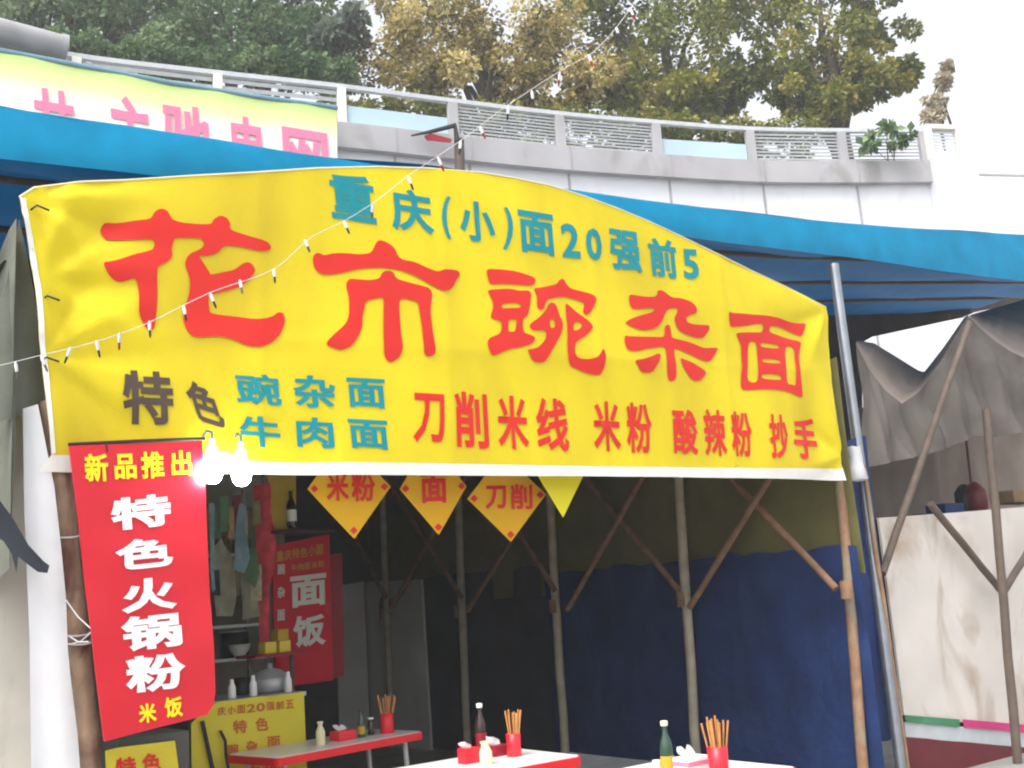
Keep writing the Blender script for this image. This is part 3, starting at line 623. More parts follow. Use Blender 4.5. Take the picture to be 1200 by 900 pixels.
CH['shi'] = ((355, 275, 5.626), [([(58, 160), (75, 130), (100, 130), (130, 143), (190, 132), (270, 133), (350, 140), (420, 132), (445, 105), (465, 65), (490, 48), (540, 65), (585, 100), (610, 150), (645, 175), (720, 190), (800, 225), (870, 250), (920, 238), (1000, 245), (1018, 275), (995, 310), (970, 355), (930, 378), (890, 372), (820, 335), (720, 280), (620, 245), (540, 232), (440, 230), (330, 240), (240, 260), (150, 270), (95, 255), (65, 215)], []),
    ([(272, 330), (290, 303), (330, 303), (420, 310), (480, 298), (505, 260), (540, 248), (575, 260), (600, 300), (680, 325), (780, 350), (815, 365), (832, 400), (825, 450), (818, 530), (830, 640), (848, 760), (840, 800), (810, 812), (780, 795), (770, 720), (760, 620), (745, 520), (735, 460), (690, 442), (630, 435), (610, 470), (615, 560), (625, 660), (635, 740), (625, 800), (590, 835), (560, 848), (530, 830), (515, 780), (512, 650), (510, 500), (505, 430), (450, 435), (400, 450), (385, 500), (375, 560), (370, 620), (345, 680), (300, 740), (240, 768), (190, 758), (145, 740), (145, 710), (200, 655), (260, 600), (285, 550), (290, 480), (285, 410), (273, 365)], [])])
CH['wan'] = ((560, 310, 6.427), [([(50, 70), (60, 45), (140, 45), (250, 55), (350, 80), (410, 105), (420, 130), (400, 160), (350, 165), (250, 158), (150, 155), (80, 155), (60, 120)], []),
    ([(60, 205), (130, 195), (220, 192), (290, 205), (360, 205), (382, 230), (375, 280), (362, 350), (345, 400), (320, 420), (318, 480), (330, 520), (380, 540), (408, 560), (400, 590), (370, 610), (300, 630), (220, 645), (160, 670), (110, 690), (80, 680), (58, 630), (55, 590), (75, 560), (130, 535), (155, 510), (160, 460), (145, 430), (90, 415), (80, 395), (95, 340), (95, 290), (75, 245)], [[(168, 308), (230, 300), (292, 304), (298, 332), (230, 336), (165, 336)], [(215, 428), (245, 422), (270, 426), (268, 470), (258, 508), (235, 514), (210, 508), (210, 470)]]),
    ([(410, 190), (460, 180), (530, 165), (580, 150), (605, 120), (635, 118), (660, 160), (700, 190), (780, 210), (850, 235), (872, 265), (860, 310), (825, 370), (800, 385), (775, 365), (785, 320), (780, 295), (720, 270), (640, 250), (560, 255), (500, 280), (475, 340), (450, 348), (425, 330), (425, 250)], []),
    ([(515, 305), (550, 295), (575, 320), (595, 390), (618, 450), (605, 520), (560, 610), (510, 700), (480, 738), (420, 742), (385, 715), (355, 655), (375, 645), (430, 630), (480, 580), (490, 530), (470, 505), (400, 505), (370, 480), (380, 450), (440, 405), (490, 350)], [[(520, 430), (545, 420), (560, 450), (548, 485), (522, 480)]]),
    ([(645, 320), (660, 305), (720, 360), (800, 420), (840, 465), (835, 495), (790, 540), (730, 580), (708, 610), (705, 670), (730, 710), (800, 722), (870, 705), (905, 655), (920, 650), (930, 700), (925, 770), (905, 820), (880, 840), (800, 825), (720, 790), (680, 770), (660, 720), (650, 640), (650, 480)], [[(695, 480), (710, 445), (745, 440), (765, 465), (740, 495), (705, 505)]])])
CH['za'] = ((720, 335, 7.5), [([(115, 95), (140, 85), (220, 100), (320, 105), (350, 85), (355, 55), (390, 50), (430, 75), (480, 110), (550, 118), (640, 145), (690, 190), (700, 225), (690, 250), (640, 265), (610, 290), (620, 325), (680, 345), (760, 350), (808, 355), (815, 385), (790, 430), (760, 460), (700, 460), (620, 435), (550, 395), (515, 340), (508, 290), (525, 250), (530, 215), (500, 205), (450, 215), (420, 255), (395, 320), (350, 370), (290, 390), (220, 395), (150, 375), (85, 345), (75, 330), (120, 300), (200, 270), (290, 245), (325, 225), (320, 205), (260, 205), (170, 210), (130, 195), (115, 150)], []),
    ([(65, 450), (100, 452), (200, 455), (300, 455), (400, 455), (420, 430), (425, 365), (445, 350), (465, 360), (478, 420), (490, 460), (560, 480), (640, 500), (720, 530), (780, 550), (885, 548), (888, 575), (850, 640), (810, 670), (760, 660), (680, 620), (600, 585), (530, 560), (505, 570), (510, 660), (520, 750), (515, 820), (480, 845), (450, 830), (438, 750), (432, 650), (430, 560), (400, 542), (320, 550), (250, 562), (180, 580), (110, 580), (75, 555), (60, 500)], []),
    ([(150, 670), (210, 655), (290, 630), (350, 605), (375, 610), (370, 650), (335, 720), (300, 765), (250, 772), (205, 760), (175, 715)], []),
    ([(560, 645), (590, 650), (660, 680), (740, 725), (785, 760), (775, 795), (740, 830), (700, 840), (655, 820), (610, 760), (575, 700)], [])])
CH['mian'] = ((840, 355, 7.5), [([(85, 90), (110, 95), (200, 100), (300, 108), (420, 115), (530, 135), (640, 170), (720, 180), (775, 180), (770, 220), (745, 285), (715, 285), (640, 250), (560, 215), (475, 205), (460, 230), (470, 260), (560, 290), (650, 320), (732, 345), (728, 400), (715, 480), (720, 600), (735, 720), (745, 820), (720, 825), (640, 790), (530, 765), (400, 760), (300, 765), (215, 760), (205, 690), (215, 560), (210, 450), (205, 380), (185, 335), (160, 285), (175, 268), (280, 262), (370, 262), (395, 245), (395, 195), (330, 190), (250, 205), (150, 215), (100, 205)],
    [[(272, 362), (335, 355), (350, 465), (355, 680), (270, 680), (268, 520)], [(605, 395), (672, 392), (680, 500), (685, 712), (650, 718), (612, 700), (600, 550)], [(390, 355), (530, 368), (535, 400), (395, 388)], [(410, 495), (540, 502), (545, 532), (410, 522)], [(405, 628), (545, 636), (550, 678), (405, 665)]])])
mb = MB()
for (ox, oy, k), shapes in CH.values():
    for outer, holes in shapes:
        cv = lambda lp: [FRONT.px(ox + x / k, oy + y / k) for x, y in smooth_loop(lp, 3)]
        cloth(mb, FRONT, cv(outer), 0.045, -0.006, bdisp, 0, [cv(h) for h in holes])
mb.build('brush_lettering', 'red_print', ban); mb = MB()
RED = [('刀', (480, 461, 520, 521)), ('削', (529, 459, 572, 527)), ('米', (580, 463, 619, 528)), ('线', (625, 466, 665, 530)), ('米', (692, 470, 727, 530)), ('粉', (731, 472, 763, 533)), ('酸', (785, 479, 817, 534)), ('辣', (822, 479, 851, 536)), ('粉', (854, 482, 881, 537)), ('抄', (899, 485, 924, 539)), ('手', (929, 489, 960, 539))]
for i0, i1 in ((0, 4), (4, 6), (6, 9), (9, 11)):
    mb = MB()
    for ch, bb in RED[i0:i1]: letter(mb, FRONT, ch, bb, 0.06, 0.05, 0.026, -0.006, bdisp)
    mb.build('red_lettering', 'red_print', ban)
mb = MB()
TEAL = [('重', (382, 202, 439, 265)), ('庆', (453, 219, 507, 278)), ('(', (515, 231, 526, 282)), ('小', (534, 234, 580, 288)), (')', (588, 244, 599, 294)), ('面', (604, 246, 650, 302)), ('2', (654, 262, 679, 304)), ('0', (683, 268, 705, 307)), ('强', (711, 268, 751, 322)), ('前', (756, 278, 793, 329)), ('5', (797, 292, 818, 329))]
for ch, bb in TEAL: letter(mb, FRONT, ch, bb, 0.15 if ch not in '()205' else 0.08, 0.09 if ch not in '()' else 0.0, 0.030, -0.006, bdisp)
mb.build('arched_lettering', 'teal_print', ban); mb = MB()
for ch, bb in [('豌', (273, 437, 330, 477)), ('杂', (341, 439, 394, 480)), ('面', (404, 443, 451, 480)), ('牛', (277, 487, 330, 526)), ('肉', (346, 488, 392, 526)), ('面', (406, 491, 455, 528))]:
    letter(mb, FRONT, ch, bb, 0.06, 0.10, 0.026, -0.006, bdisp)
mb.build('teal_lettering', 'teal_print', ban)
mb = MB(); letter(mb, FRONT, '特', (142, 433, 204, 499), 0.06, 0.06, 0.030, -0.006, bdisp); mb.build('brown_lettering', 'brown_print', ban); mb = MB(); letter(mb, FRONT, '色', (211, 440, 264, 507), 0.34, 0.30, 0.032, -0.006, bdisp)
mb.build('brown_lettering', 'brown_print', ban)
mb = MB()                                                   # little wire ties along the left edge
for x, y in ((36, 246), (48, 352), (47, 424)):
    p = FRONT.P(x, y, -0.02); mb = MB(); mb.tube([p, p + V((0.03, -0.01, 0.015)), p + V((0.07, 0.02, 0.0))], 0.005, 6); mb.build('tie', 'black', ban)

# ---- pole frame of the stall (right side wall seen from inside)
frm = thing('pole_framework', FRONT.at(2.6, 0, 3.0), 'pole frame of the noodle stall with crossed braces along its right side', 'frame')
def pole_line(fr, x0, y0, x1, y1, z0, z1, off=0.0):
    a, b = fr.px(x0, y0, off), fr.px(x1, y1, off)
    g = lambda z: a[0] + (b[0] - a[0]) * (z - a[1]) / (b[1] - a[1])
    return fr.at(g(z0), z0, off), fr.at(g(z1), z1, off)
def crooked(p, q, r, seg=9, n=7, amp=0.012, seed=0):
    return [p.lerp(q, i / n) + V((noise.noise(V((i * 1.3, seed, 0))), noise.noise(V((i * 1.3, seed, 5))), 0)) * amp for i in range(n + 1)], [r * (1 + 0.08 * noise.noise(V((i * 2.1, seed, 9)))) for i in range(n + 1)], seg
for k, (x0, y0, x1, y1, r, mm) in enumerate([(985, 565, 1012, 900, 0.038, 'orange_wood'), (795, 565, 815, 870, 0.04, 'old_pole'), (645, 600, 662, 880, 0.04, 'old_pole'), (537, 590, 548, 880, 0.04, 'old_pole'), (449, 600, 456, 800, 0.038, 'old_pole')]):
    p, q = pole_line(SIDE, x0, y0, x1, y1, 0.0, 3.0, -0.03) if k else pole_line(FRONT, x0, y0, x1, y1, 0.0, 2.9, 0.13)
    MB().tube(*crooked(p, q, r, seed=k)).build('post', mm, frm)
for k, (x0, y0, x1, y1) in enumerate([(980, 690, 845, 550), (808, 712, 905, 555), (796, 692, 688, 563), (665, 715, 755, 555), (650, 692, 592, 596), (548, 716, 620, 600), (541, 700, 470, 590), (458, 716, 508, 625), (452, 700, 400, 600)]):
    a, b = SIDE.px(x0, y0, -0.08 - 0.03 * (k % 2)), SIDE.px(x1, y1, -0.08 - 0.03 * (k % 2)); t = (2.95 - a[1]) / (b[1] - a[1]); t = min(t, (0.12 - a[0]) / (b[0] - a[0])) if b[0] < a[0] else t
    p, q = SIDE.at(a[0], a[1], -0.08 - 0.03 * (k % 2)), SIDE.at(a[0] + (b[0] - a[0]) * t, a[1] + (b[1] - a[1]) * t, -0.08 - 0.03 * (k % 2))
    MB().tube(*crooked(p, q, 0.026, seed=k + 20)).build('brace', 'wood_brown', frm)
mb = MB(); mb.tube(*crooked(SIDE.at(0.25, 2.98, -0.03), SIDE.at(6.8, 2.98, -0.03), 0.035, seed=3)); mb.build('top_rail', 'old_pole', frm)
mb = MB(); mb.tube(*crooked(FRONT.at(0.05, 2.95, 0.16), FRONT.at(5.08, 2.95, 0.16), 0.035, seed=6)); mb.build('front_rail', 'old_pole', frm)
mb = MB()                                                   # wrapped joints where braces meet the posts
for a in (0.06, 1.62, 3.24, 4.78, 6.3): mb = MB(); mb.tube([SIDE.at(a, 1.34, -0.05), SIDE.at(a, 1.46, -0.05)], 0.044, 10); mb.build('lashing', 'wood_brown', frm)

# ---- tarpaulin walls and roof of the stall
def wall_sheet(name, label, cat, fr, a0, a1, z0, ztop, off, amp, fx, m, seed, cell=0.12):
    top = [(a1 + (a0 - a1) * i / 24, ztop + 0.05 * noise.noise(V((i * 0.6, seed, 0)))) for i in range(25)]
    mb = MB(); cloth(mb, fr, [(a0, z0), (a1, z0)] + top, cell, off, lambda a, z: amp * noise.noise(V((a * fx + seed, z * 0.5, seed))) + amp * 0.35 * noise.noise(V((a * fx * 3, z * 1.5, seed + 4))))
    return tag(mb.build(name, m, None, fr.at((a0 + a1) / 2, z0, off)), label, cat)
wall_sheet('tarp_wall', 'olive green tarpaulin lining the upper right side of the stall', 'tarp', SIDE, 0.02, 7.05, 1.5, 3.0, 0.11, 0.04, 1.6, 'olive_tarp', 2.0)
wall_sheet('tarp_wall', 'dark blue tarpaulin hung low along the right side of the stall', 'tarp', SIDE, 0.02, 3.5, 0.12, 1.70, 0.065, 0.03, 1.4, 'navy_tarp', 5.0)
wall_sheet('tarp_wall', 'blue tarpaulin continuing to the grey board, shade put into its blackish colour', 'tarp', SIDE, 3.45, 5.66, 0.0, 1.78, 0.10, 0.08, 1.8, 'dark_tarp', 8.0)  # carries the blue tarpaulin on, its shade put into the dark colour
mb = MB(); cloth(mb, FRONT, pxpoly(FRONT, [(978, 520), (1014, 510), (1024, 620), (1034, 720), (1048, 862), (1040, 868), (1006, 872), (995, 700)], 0.2), 0.05, 0.18, sag(0.03, 5, 1.2, 31))
tag(mb.build('tarp_strip', 'navy_tarp', None, FRONT.at(5.35, 0.3, 0.18)), 'narrow blue tarpaulin strip between the orange brown post and the steel pole', 'tarp')
wall_sheet('back_wall', 'dark wall at the very back of the noodle stall', 'wall', FRONT, -0.4, 5.75, 0.0, 3.25, 6.85, 0.02, 1.0, 'dark_wall', 1.0, 0.3)
gb = thing('grey_board', SIDE.at(6.8, 0, 0.0), 'pale grey board lining the back corner behind the leftmost table', 'board')
mb = MB(); cloth(mb, SIDE, [(5.56, 0.0), (6.82, 0.0), (6.82, 1.80), (5.58, 1.76)], 0.4, 0.02, None, 0.03); mb.build('panel', 'grey_board', gb)
gl = FRONT.px(394, 740, 6.76)[0]
mb = MB(); cloth(mb, FRONT, [(gl, 0.0), (5.17, 0.0), (5.17, 1.80), (gl, 1.77)], 0.4, 6.76, None, 0.03); mb.build('panel', 'grey_board', gb)
mb = MB(); vs = []; NA, NB = 20, 20
for i in range(NA + 1):
    for k in range(NB + 1):
        a, d = -0.15 + 5.45 * i / NA, 0.2 + 6.8 * k / NB
        vs.append(FRONT.at(a, 3.08 + 0.12 * math.sin(math.pi * i / NA) + 0.03 * noise.noise(V((a * 2, d * 2, 0))), d))
mb.add(vs, [(i * (NB + 1) + k, (i + 1) * (NB + 1) + k, (i + 1) * (NB + 1) + k + 1, i * (NB + 1) + k + 1) for i in range(NA) for k in range(NB)], True)
tag(mb.build('roof_tarp', 'dark_tarp', None, FRONT.at(2.6, 3.0, 3.4)), 'dark tarpaulin roof over the noodle stall interior behind the banner', 'roof')
LEFT = Frame(FRONT.at(-0.12, 0, 0), B1, -E1)                # left side of the stall
mb = MB(); cloth(mb, LEFT, [(0.02, 1.75), (0.0, 3.2), (6.7, 3.0), (6.7, 0), (0.9, 0), (0.85, 1.6)], 0.15, 0, sag(0.06, 1.4, 0.8, 12))
tag(mb.build('tarp_wall', 'grey_tarp', None, LEFT.at(3, 0)), 'grey tarpaulin closing the left side of the stall behind the counter', 'tarp')
mb = MB(); cloth(mb, FRONT, pxpoly(FRONT, [(23, 255), (30, 285), (40, 345), (46, 395), (52, 440), (56, 475), (36, 482), (5, 494), (-45, 505), (-40, 440), (-8, 370), (8, 330)], 0.12), 0.05, 0.12, lambda a, z: 0.05 * math.sin(a * 14) * (3.3 - z) + 0.03 * noise.noise(V((a * 4, z * 3, 2))))
tag(mb.build('tarp_flap', 'grey_tarp', None, FRONT.at(-0.2, 2.3, 0.12)), 'grey green tarpaulin flap hanging behind the left edge of the yellow banner', 'tarp')

# ---- bright plastic and boards at the left edge
mb = MB(); cloth(mb, FRONT, pxpoly(FRONT, [(28, 478), (44, 474), (56, 540), (62, 570), (70, 640), (76, 700), (78, 760), (82, 800), (90, 860), (96, 940), (100, 1190), (42, 1190), (37, 900), (36, 750), (30, 600)], 0.04), 0.05, 0.04, lambda a, z: 0.02 * math.sin(a * 30 + z * 2))
tag(mb.build('plastic_sheet', 'white_sheet', None, FRONT.at(-0.05, 0, 0.04)), 'narrow bright white plastic sheet hanging beside the left bamboo pole', 'sheet')
mb = MB(); cloth(mb, FRONT, pxpoly(FRONT, [(-160, 440), (45, 440), (45, 960), (46, 1140), (-160, 1140)], 0.45), 0.15, 0.45, sag(0.03, 1, 0.6, 3), 0.03)
tag(mb.build('stained_panel', 'stained_beige', None, FRONT.at(-0.8, 0, 0.45)), 'pale beige panel with brown stains at the far left edge', 'panel')
mb = MB(); cloth(mb, FRONT, pxpoly(FRONT, [(-60, 530), (-20, 562), (0, 582), (18, 606), (36, 638), (54, 657), (61, 662), (58, 671), (46, 670), (32, 660), (22, 652), (18, 672), (13, 648), (4, 634), (-10, 626), (-60, 600)], -0.10), 0.03, -0.10, lambda a, z: 0.04 * math.sin(a * 11 + z * 8))
tag(mb.build('ragged_cloth', 'dark_tarp', None, FRONT.at(-0.4, 1.5, -0.10)), 'ragged dark cloth tied across the white sheet at the left edge', 'cloth')
mb = MB(); cloth(mb, FRONT, pxpoly(FRONT, [(36, 490), (50, 490), (58, 545), (66, 610), (76, 690), (82, 760), (90, 830), (100, 940), (92, 940), (80, 800), (70, 690), (58, 600)], 0.1), 0.05, 0.1, sag(0.03, 5, 3, 8))
tag(mb.build('cloth_strip', 'maroon', None, FRONT.at(0.0, 1, 0.1)), 'thin dark maroon cloth strip between the white sheet and bamboo pole', 'cloth')
bp = thing('bamboo_pole', FRONT.P(136, 1175, 0.09), 'thick stained bamboo pole standing behind the red hanging sign', 'pole')
p, q = FRONT.P(136, 1175, 0.09), FRONT.P(60, 470, 0.09)
mb = MB(); n = 28; pts, rs = [], []
for i in range(n + 1):
    t = i / n; pts.append(p.lerp(q, t) + V((0.012 * noise.noise(V((t * 4, 0, 0))), 0, 0))); rs.append(0.047 * (1.13 if i % 6 == 0 else 1.0))
mb.tube(pts, rs, 14); mb.build('cane', 'bamboo', bp)
mb = MB()
for x, y in ((76, 628), (88, 742), (92, 752)):
    c = FRONT.P(x, y, 0.09); mb = MB(); mb.tube([c + (E1 * math.cos(g) + B1 * math.sin(g)) * 0.054 + UP * 0.012 * math.sin(g) for g in [i * math.pi / 6 for i in range(13)]], 0.004, 5); mb.build('string', 'wire_white', bp)
mb = MB()
for a, b in (((75, 700), (108, 738)), ((82, 755), (108, 740)), ((80, 745), (104, 752))): mb.tube([FRONT.P(*a, 0.03), FRONT.P((a[0] + b[0]) / 2, (a[1] + b[1]) / 2 + 4, 0.0), FRONT.P(*b, -0.07)], 0.003, 5)
mb.build('string', 'wire_white', bp)

# ---- red hanging sign
rs = thing('hanging_sign', FRONT.P(120, 868, -0.08), 'red vertical sign with white characters hung on the left bamboo pole', 'sign')
rdisp = lambda a, z: 0.012 * math.sin(a * 6 + z * 2.2) + 0.008 * noise.noise(V((a * 5, z * 4, 1)))
mb = MB(); cloth(mb, FRONT, pxpoly(FRONT, [(80, 523), (160, 519), (238, 516), (241, 560), (244, 620), (247, 690), (251, 760), (253, 812), (251, 826), (243, 838), (185, 852), (122, 869), (112, 790), (100, 690), (90, 600)], -0.08), 0.04, -0.08, rdisp, 0.012)
mb.build('panel', 'red_board', rs)
mb = MB()
for ch, bb in (('特', (128, 577, 202, 623)), ('色', (133, 627, 204, 670)), ('火', (140, 674, 208, 720)), ('锅', (140, 716, 214, 765)), ('粉', (145, 763, 218, 814))): letter(mb, FRONT, ch, bb, -0.11, 0.06, 0.040, -0.086, rdisp)
mb.build('white_lettering', 'white_print', rs)
mb = MB()
for ch, bb in (('新', (97, 531, 127, 566)), ('品', (133, 531, 161, 562)), ('推', (165, 528, 194, 561)), ('出', (201, 527, 226, 558))): letter(mb, FRONT, ch, bb, -0.05, 0.05, 0.032, -0.086, rdisp)
mb.build('yellow_lettering', 'yellow_print', rs); mb = MB()
for ch, bb in (('米', (161, 823, 183, 848)), ('饭', (191, 815, 214, 842))): letter(mb, FRONT, ch, bb, -0.12, 0.06, 0.034, -0.086, rdisp)
mb.build('yellow_lettering', 'yellow_print', rs)
mb = MB(); mb.tube([FRONT.P(80, 521, -0.075), FRONT.P(160, 517, -0.075), FRONT.P(240, 514, -0.075)], 0.008, 6); mb.tube([FRONT.P(125, 518, -0.09), FRONT.P(126, 530, -0.09)], 0.003, 5); mb.build('hanging_rod', 'black', rs)

# ---- steel pole at the banner's right edge
sp = thing('steel_pole', FRONT.at(5.53, 0, 0.1), 'tall grey steel pole at the right edge of the yellow banner holding the canopy', 'pole')
mb = MB(); mb.tube([FRONT.at(5.535, 0, 0.1), FRONT.P(977, 310, 0.26)], 0.038, 14); mb.build('shaft', 'steel', sp)
mb = MB(); c = FRONT.P(1003, 545, 0.1); mb.lathe([(0.044, 0.13), (0.047, 0.06), (0.060, -0.02), (0.075, -0.10), (0.066, -0.11)], c, 9)
for i, v_ in enumerate(mb.v): mb.v[i] = v_ + V((0.018 * noise.noise(v_ * 20), 0.018 * noise.noise(v_ * 20 + V((9, 0, 0))), 0.01 * noise.noise(v_ * 25)))
mb.build('plastic_wrap', 'white_sheet', sp)
mb = MB(); mb.tube(*crooked(FRONT.at(5.64, 0, 0.12), FRONT.P(1012, 545, 0.12), 0.018, seed=40))
tag(mb.build('wooden_stake', 'orange_wood', None, FRONT.at(5.64, 0, 0.12)), 'thin brown wooden stake standing just right of the steel pole', 'stake')

# ---- diamond shaped menu cards hanging behind the banner
def diamond(corners, chars, m, label, off):
    L, Rr, B, Tt = corners
    poly = pxpoly(FRONT, [B, Rr, Tt, L], off); z0 = min(z for _, z in poly)
    c = thing('menu_card', FRONT.at(poly[0][0], z0, off), label, 'sign', 'diamond cards hanging under the banner')
    d = lambda a, z: 0.015 * math.sin(a * 5)
    mb = MB(); cloth(mb, FRONT, poly, 0.06, off, d, 0.004); mb.build('card', m, c)
    if chars:
        mb = MB()
        for ch, bb in chars: letter(mb, FRONT, ch, bb, -0.02, 0.03, 0.03, off - 0.005, d)
        mb.build('lettering', 'red_print', c)
        cx, cy = (L[0] + Rr[0]) / 2, (B[1] + Tt[1]) / 2
        for (x, y) in (L, Rr, B):
            q = (x + (cx - x) * 0.16, y + (cy - y) * 0.16); s_ = 4.5; mb = MB()
            cloth(mb, FRONT, pxpoly(FRONT, [(q[0] - s_, q[1]), (q[0], q[1] + s_), (q[0] + s_, q[1]), (q[0], q[1] - s_)], off), 0.05, off - 0.004, d); mb.build('corner_mark', 'red_print', c)
    p_, q_ = FRONT.px(*Tt, off), None
    mb = MB(); mb.tube([FRONT.at(p_[0], p_[1] - 0.01, off + 0.002), FRONT.at(p_[0], 2.93, off - 0.03)], 0.003, 5); mb.build('string', 'wire_white', c)
diamond(((361, 573), (459, 570), (417, 631), (404, 512)), [('米', (383, 553, 411, 587)), ('粉', (413, 553, 442, 588))], 'diamond_yellow', 'leftmost orange yellow diamond card with two red characters under the banner', 0.3)
diamond(((469, 573), (545, 570), (513, 627), (501, 516)), [('面', (492, 553, 523, 590))], 'diamond_yellow', 'narrow yellow diamond card with a single red character', 0.3)
diamond(((546, 585), (642, 579), (599, 635), (589, 530)), [('刀', (567, 569, 594, 597)), ('削', (598, 567, 626, 597))], 'diamond_yellow', 'lowest hanging yellow diamond card with two red characters', 0.3)
diamond(((622, 541), (694, 538), (662, 606), (655, 480)), None, 'lit_yellow', 'plain lemon yellow card tip, lit look put into its colour, rightmost of the hanging cards', 0.2)

# ---- lit energy saving lamps
def cfl(x, y, off, label):
    c = FRONT.P(x, y, off); root = thing('energy_saving_lamp', c, label, 'lamp', 'lit lamps under the banner')
    mb = MB(); mb.lathe([(0.014, 0.13), (0.014, 0.10), (0.024, 0.095), (0.028, 0.05), (0.024, 0.045)], c, 14); mb.build('socket', 'white_plastic', root)
    mb = MB(); mb.lathe([(0.020, 0.045), (0.03, 0.03), (0.040, 0.005), (0.043, -0.02), (0.037, -0.045), (0.023, -0.062), (0.0, -0.068)], c, 20); mb.build('glass_bulb', 'lamp_glass', root)
    mb = MB(); mb.tube([c + UP * 0.13, c + UP * 0.16, c + UP * 0.175 - B1 * off * 0.5, c + UP * 0.15 - B1 * (off + 0.004)], 0.006, 6); mb.build('hook_cord', 'blue_cord_streak', root)
cfl(249, 549, -0.12, 'lit white bulb touching the top right corner of the red sign')
cfl(283, 552, -0.08, 'lit white bulb on the white hem just right of the red sign')

# ---- string of fairy lights
wpx = [(-40, 434, 4.05), (0, 428, 4.1), (45, 417, 4.1), (110, 401, 4.12), (172, 379, 4.15), (246, 343, 4.2), (320, 316, 4.25), (362, 280, 4.3), (405, 258, 4.35), (440, 236, 4.38), (480, 205, 4.4), (531, 171, 4.45), (560, 150, 4.45), (584, 131, 4.5), (630, 100, 4.5), (665, 78, 4.5), (700, 57, 4.55), (740, 8, 4.6), (765, -40, 4.6)]
w3 = smooth_line([tuple(DP(x, y, d)) for x, y, d in wpx], 5)
sl = thing('string_lights', DP(300, 320, 4.2), 'string of small white fairy lights strung diagonally in front of the yellow banner', 'string lights')
mb = MB(); mb.tube([V(p) for p in w3], 0.0014, 6)
mb.build('wire', 'wire_white', sl)
rnd = random.Random(5)
for x, y, d in [(18, 424, 4.1), (48, 417, 4.1), (83, 407, 4.11), (113, 399, 4.12), (140, 390, 4.13), (175, 376, 4.15), (215, 358, 4.18), (246, 343, 4.2), (281, 328, 4.22), (321, 315, 4.25), (357, 281, 4.3), (403, 259, 4.35), (437, 238, 4.38), (478, 206, 4.4), (513, 184, 4.42), (540, 165, 4.45), (562, 148, 4.46), (596, 124, 4.5), (623, 106, 4.5), (656, 84, 4.5), (690, 64, 4.54), (722, 32, 4.6), (738, 10, 4.6)]:
    c = DP(x, y, d); tilt = V((rnd.uniform(-.4, .4), rnd.uniform(-.3, .3), -1)).normalized()
    mb = MB(); mb.tube([c, c + tilt * 0.012, c + tilt * 0.038], [0.003, 0.007, 0.006], 8); b_ = mb.build('bulb', 'wire_white', sl)
    mb = MB(); e_ = c + tilt * 0.038; mb.tube([e_, e_ + tilt * 0.022, e_ + tilt * 0.03], [0.005, 0.0045, 0.001], 6); mb.build('bulb_tip', rnd.choice(['black', 'dark_red', 'grey_brown_pole']), b_)

# ================================================================== TABLES AND WHAT STANDS ON THEM
def table(corner, ax, L, W, label, legm='dull_steel'):
    ax = V((ax[0], ax[1], 0)).normalized(); ay = V((-ax.y, ax.x, 0)); c = V((corner[0], corner[1], 0)) + ax * L / 2 + ay * W / 2
    root = thing('dining_table', c, label, 'table', 'red edged white tables')
    def slab(l, w_, r, z0, z1):
        pts = []
        for sx, sy, g0 in ((1, 1, 0), (-1, 1, 90), (-1, -1, 180), (1, -1, 270)):
            for k in range(6): g = R(g0 + 18 * k); pts.append(c + ax * (sx * (l / 2 - r) + r * math.cos(g)) + ay * (sy * (w_ / 2 - r) + r * math.sin(g)))
        n = len(pts); m_ = MB(); m_.add([p_ + UP * z0 for p_ in pts] + [p_ + UP * z1 for p_ in pts], [tuple(range(n))[::-1], tuple(range(n, 2 * n))] + [(i, (i + 1) % n, n + (i + 1) % n, n + i) for i in range(n)]); return m_
    slab(L - 0.02, W - 0.02, 0.04, 0.715, 0.75).build('tabletop', 'table_white', root)
    slab(L, W, 0.05, 0.705, 0.747).build('edge_band', 'table_red', root)
    for sx in (-1, 1):
        for sy in (-1, 1):
            p_ = c + ax * sx * (L / 2 - 0.1) + ay * sy * (W / 2 - 0.08)
            m_ = MB(); m_.tube([p_ + UP * 0.706, p_ + ax * sx * 0.04], 0.016, 8); m_.build('leg', legm, root)
    return root
table((-1.38, 6.15), (0.66, 0.75), 1.08, 0.5, 'red edged white table deepest inside the stall beside the yellow poster')
q = V((0.22, 5.47, 0)) - E1 * 1.15; table((q.x, q.y), E1, 1.15, 0.56, 'red edged white table in the middle with the tall dark bottle on it')
q = V((1.06, 4.72, 0)) - E1 * 1.15; table((q.x, q.y), E1, 1.15, 0.66, 'brightly lit white table nearest the camera at the bottom right')
TZ = 0.7505
def chopsticks(x, y, h, label, z=TZ, n=13, rad=0.033, seed=1):
    c = ZP(x, y, z); rnd = random.Random(seed); root = thing('chopstick_holder', c, label, 'chopstick holder', 'red chopstick holders on the tables')
    mb = MB(); mb.lathe([(rad * 0.95, 0), (rad, 0.004), (rad * 0.92, 0.05), (rad * 0.98, h), (rad * 0.88, h), (rad * 0.82, 0.01), (0.0, 0.01)], c, 18); mb.build('cup', 'red_plastic', root)
    for i in range(n):
        g = rnd.uniform(0, 6.28); k = rnd.uniform(0.2, 1.0); a = c + V((math.cos(g) * rad * 0.5 * k, math.sin(g) * rad * 0.5 * k, 0.012)); b = c + V((math.cos(g) * rad * 1.55 * k, math.sin(g) * rad * 1.0 * k, h + rnd.uniform(0.085, 0.115)))
        mb = MB(); mb.tube([a, b], [0.0032, 0.0042], 6); mb.build('chopstick', 'chop_wood', root)
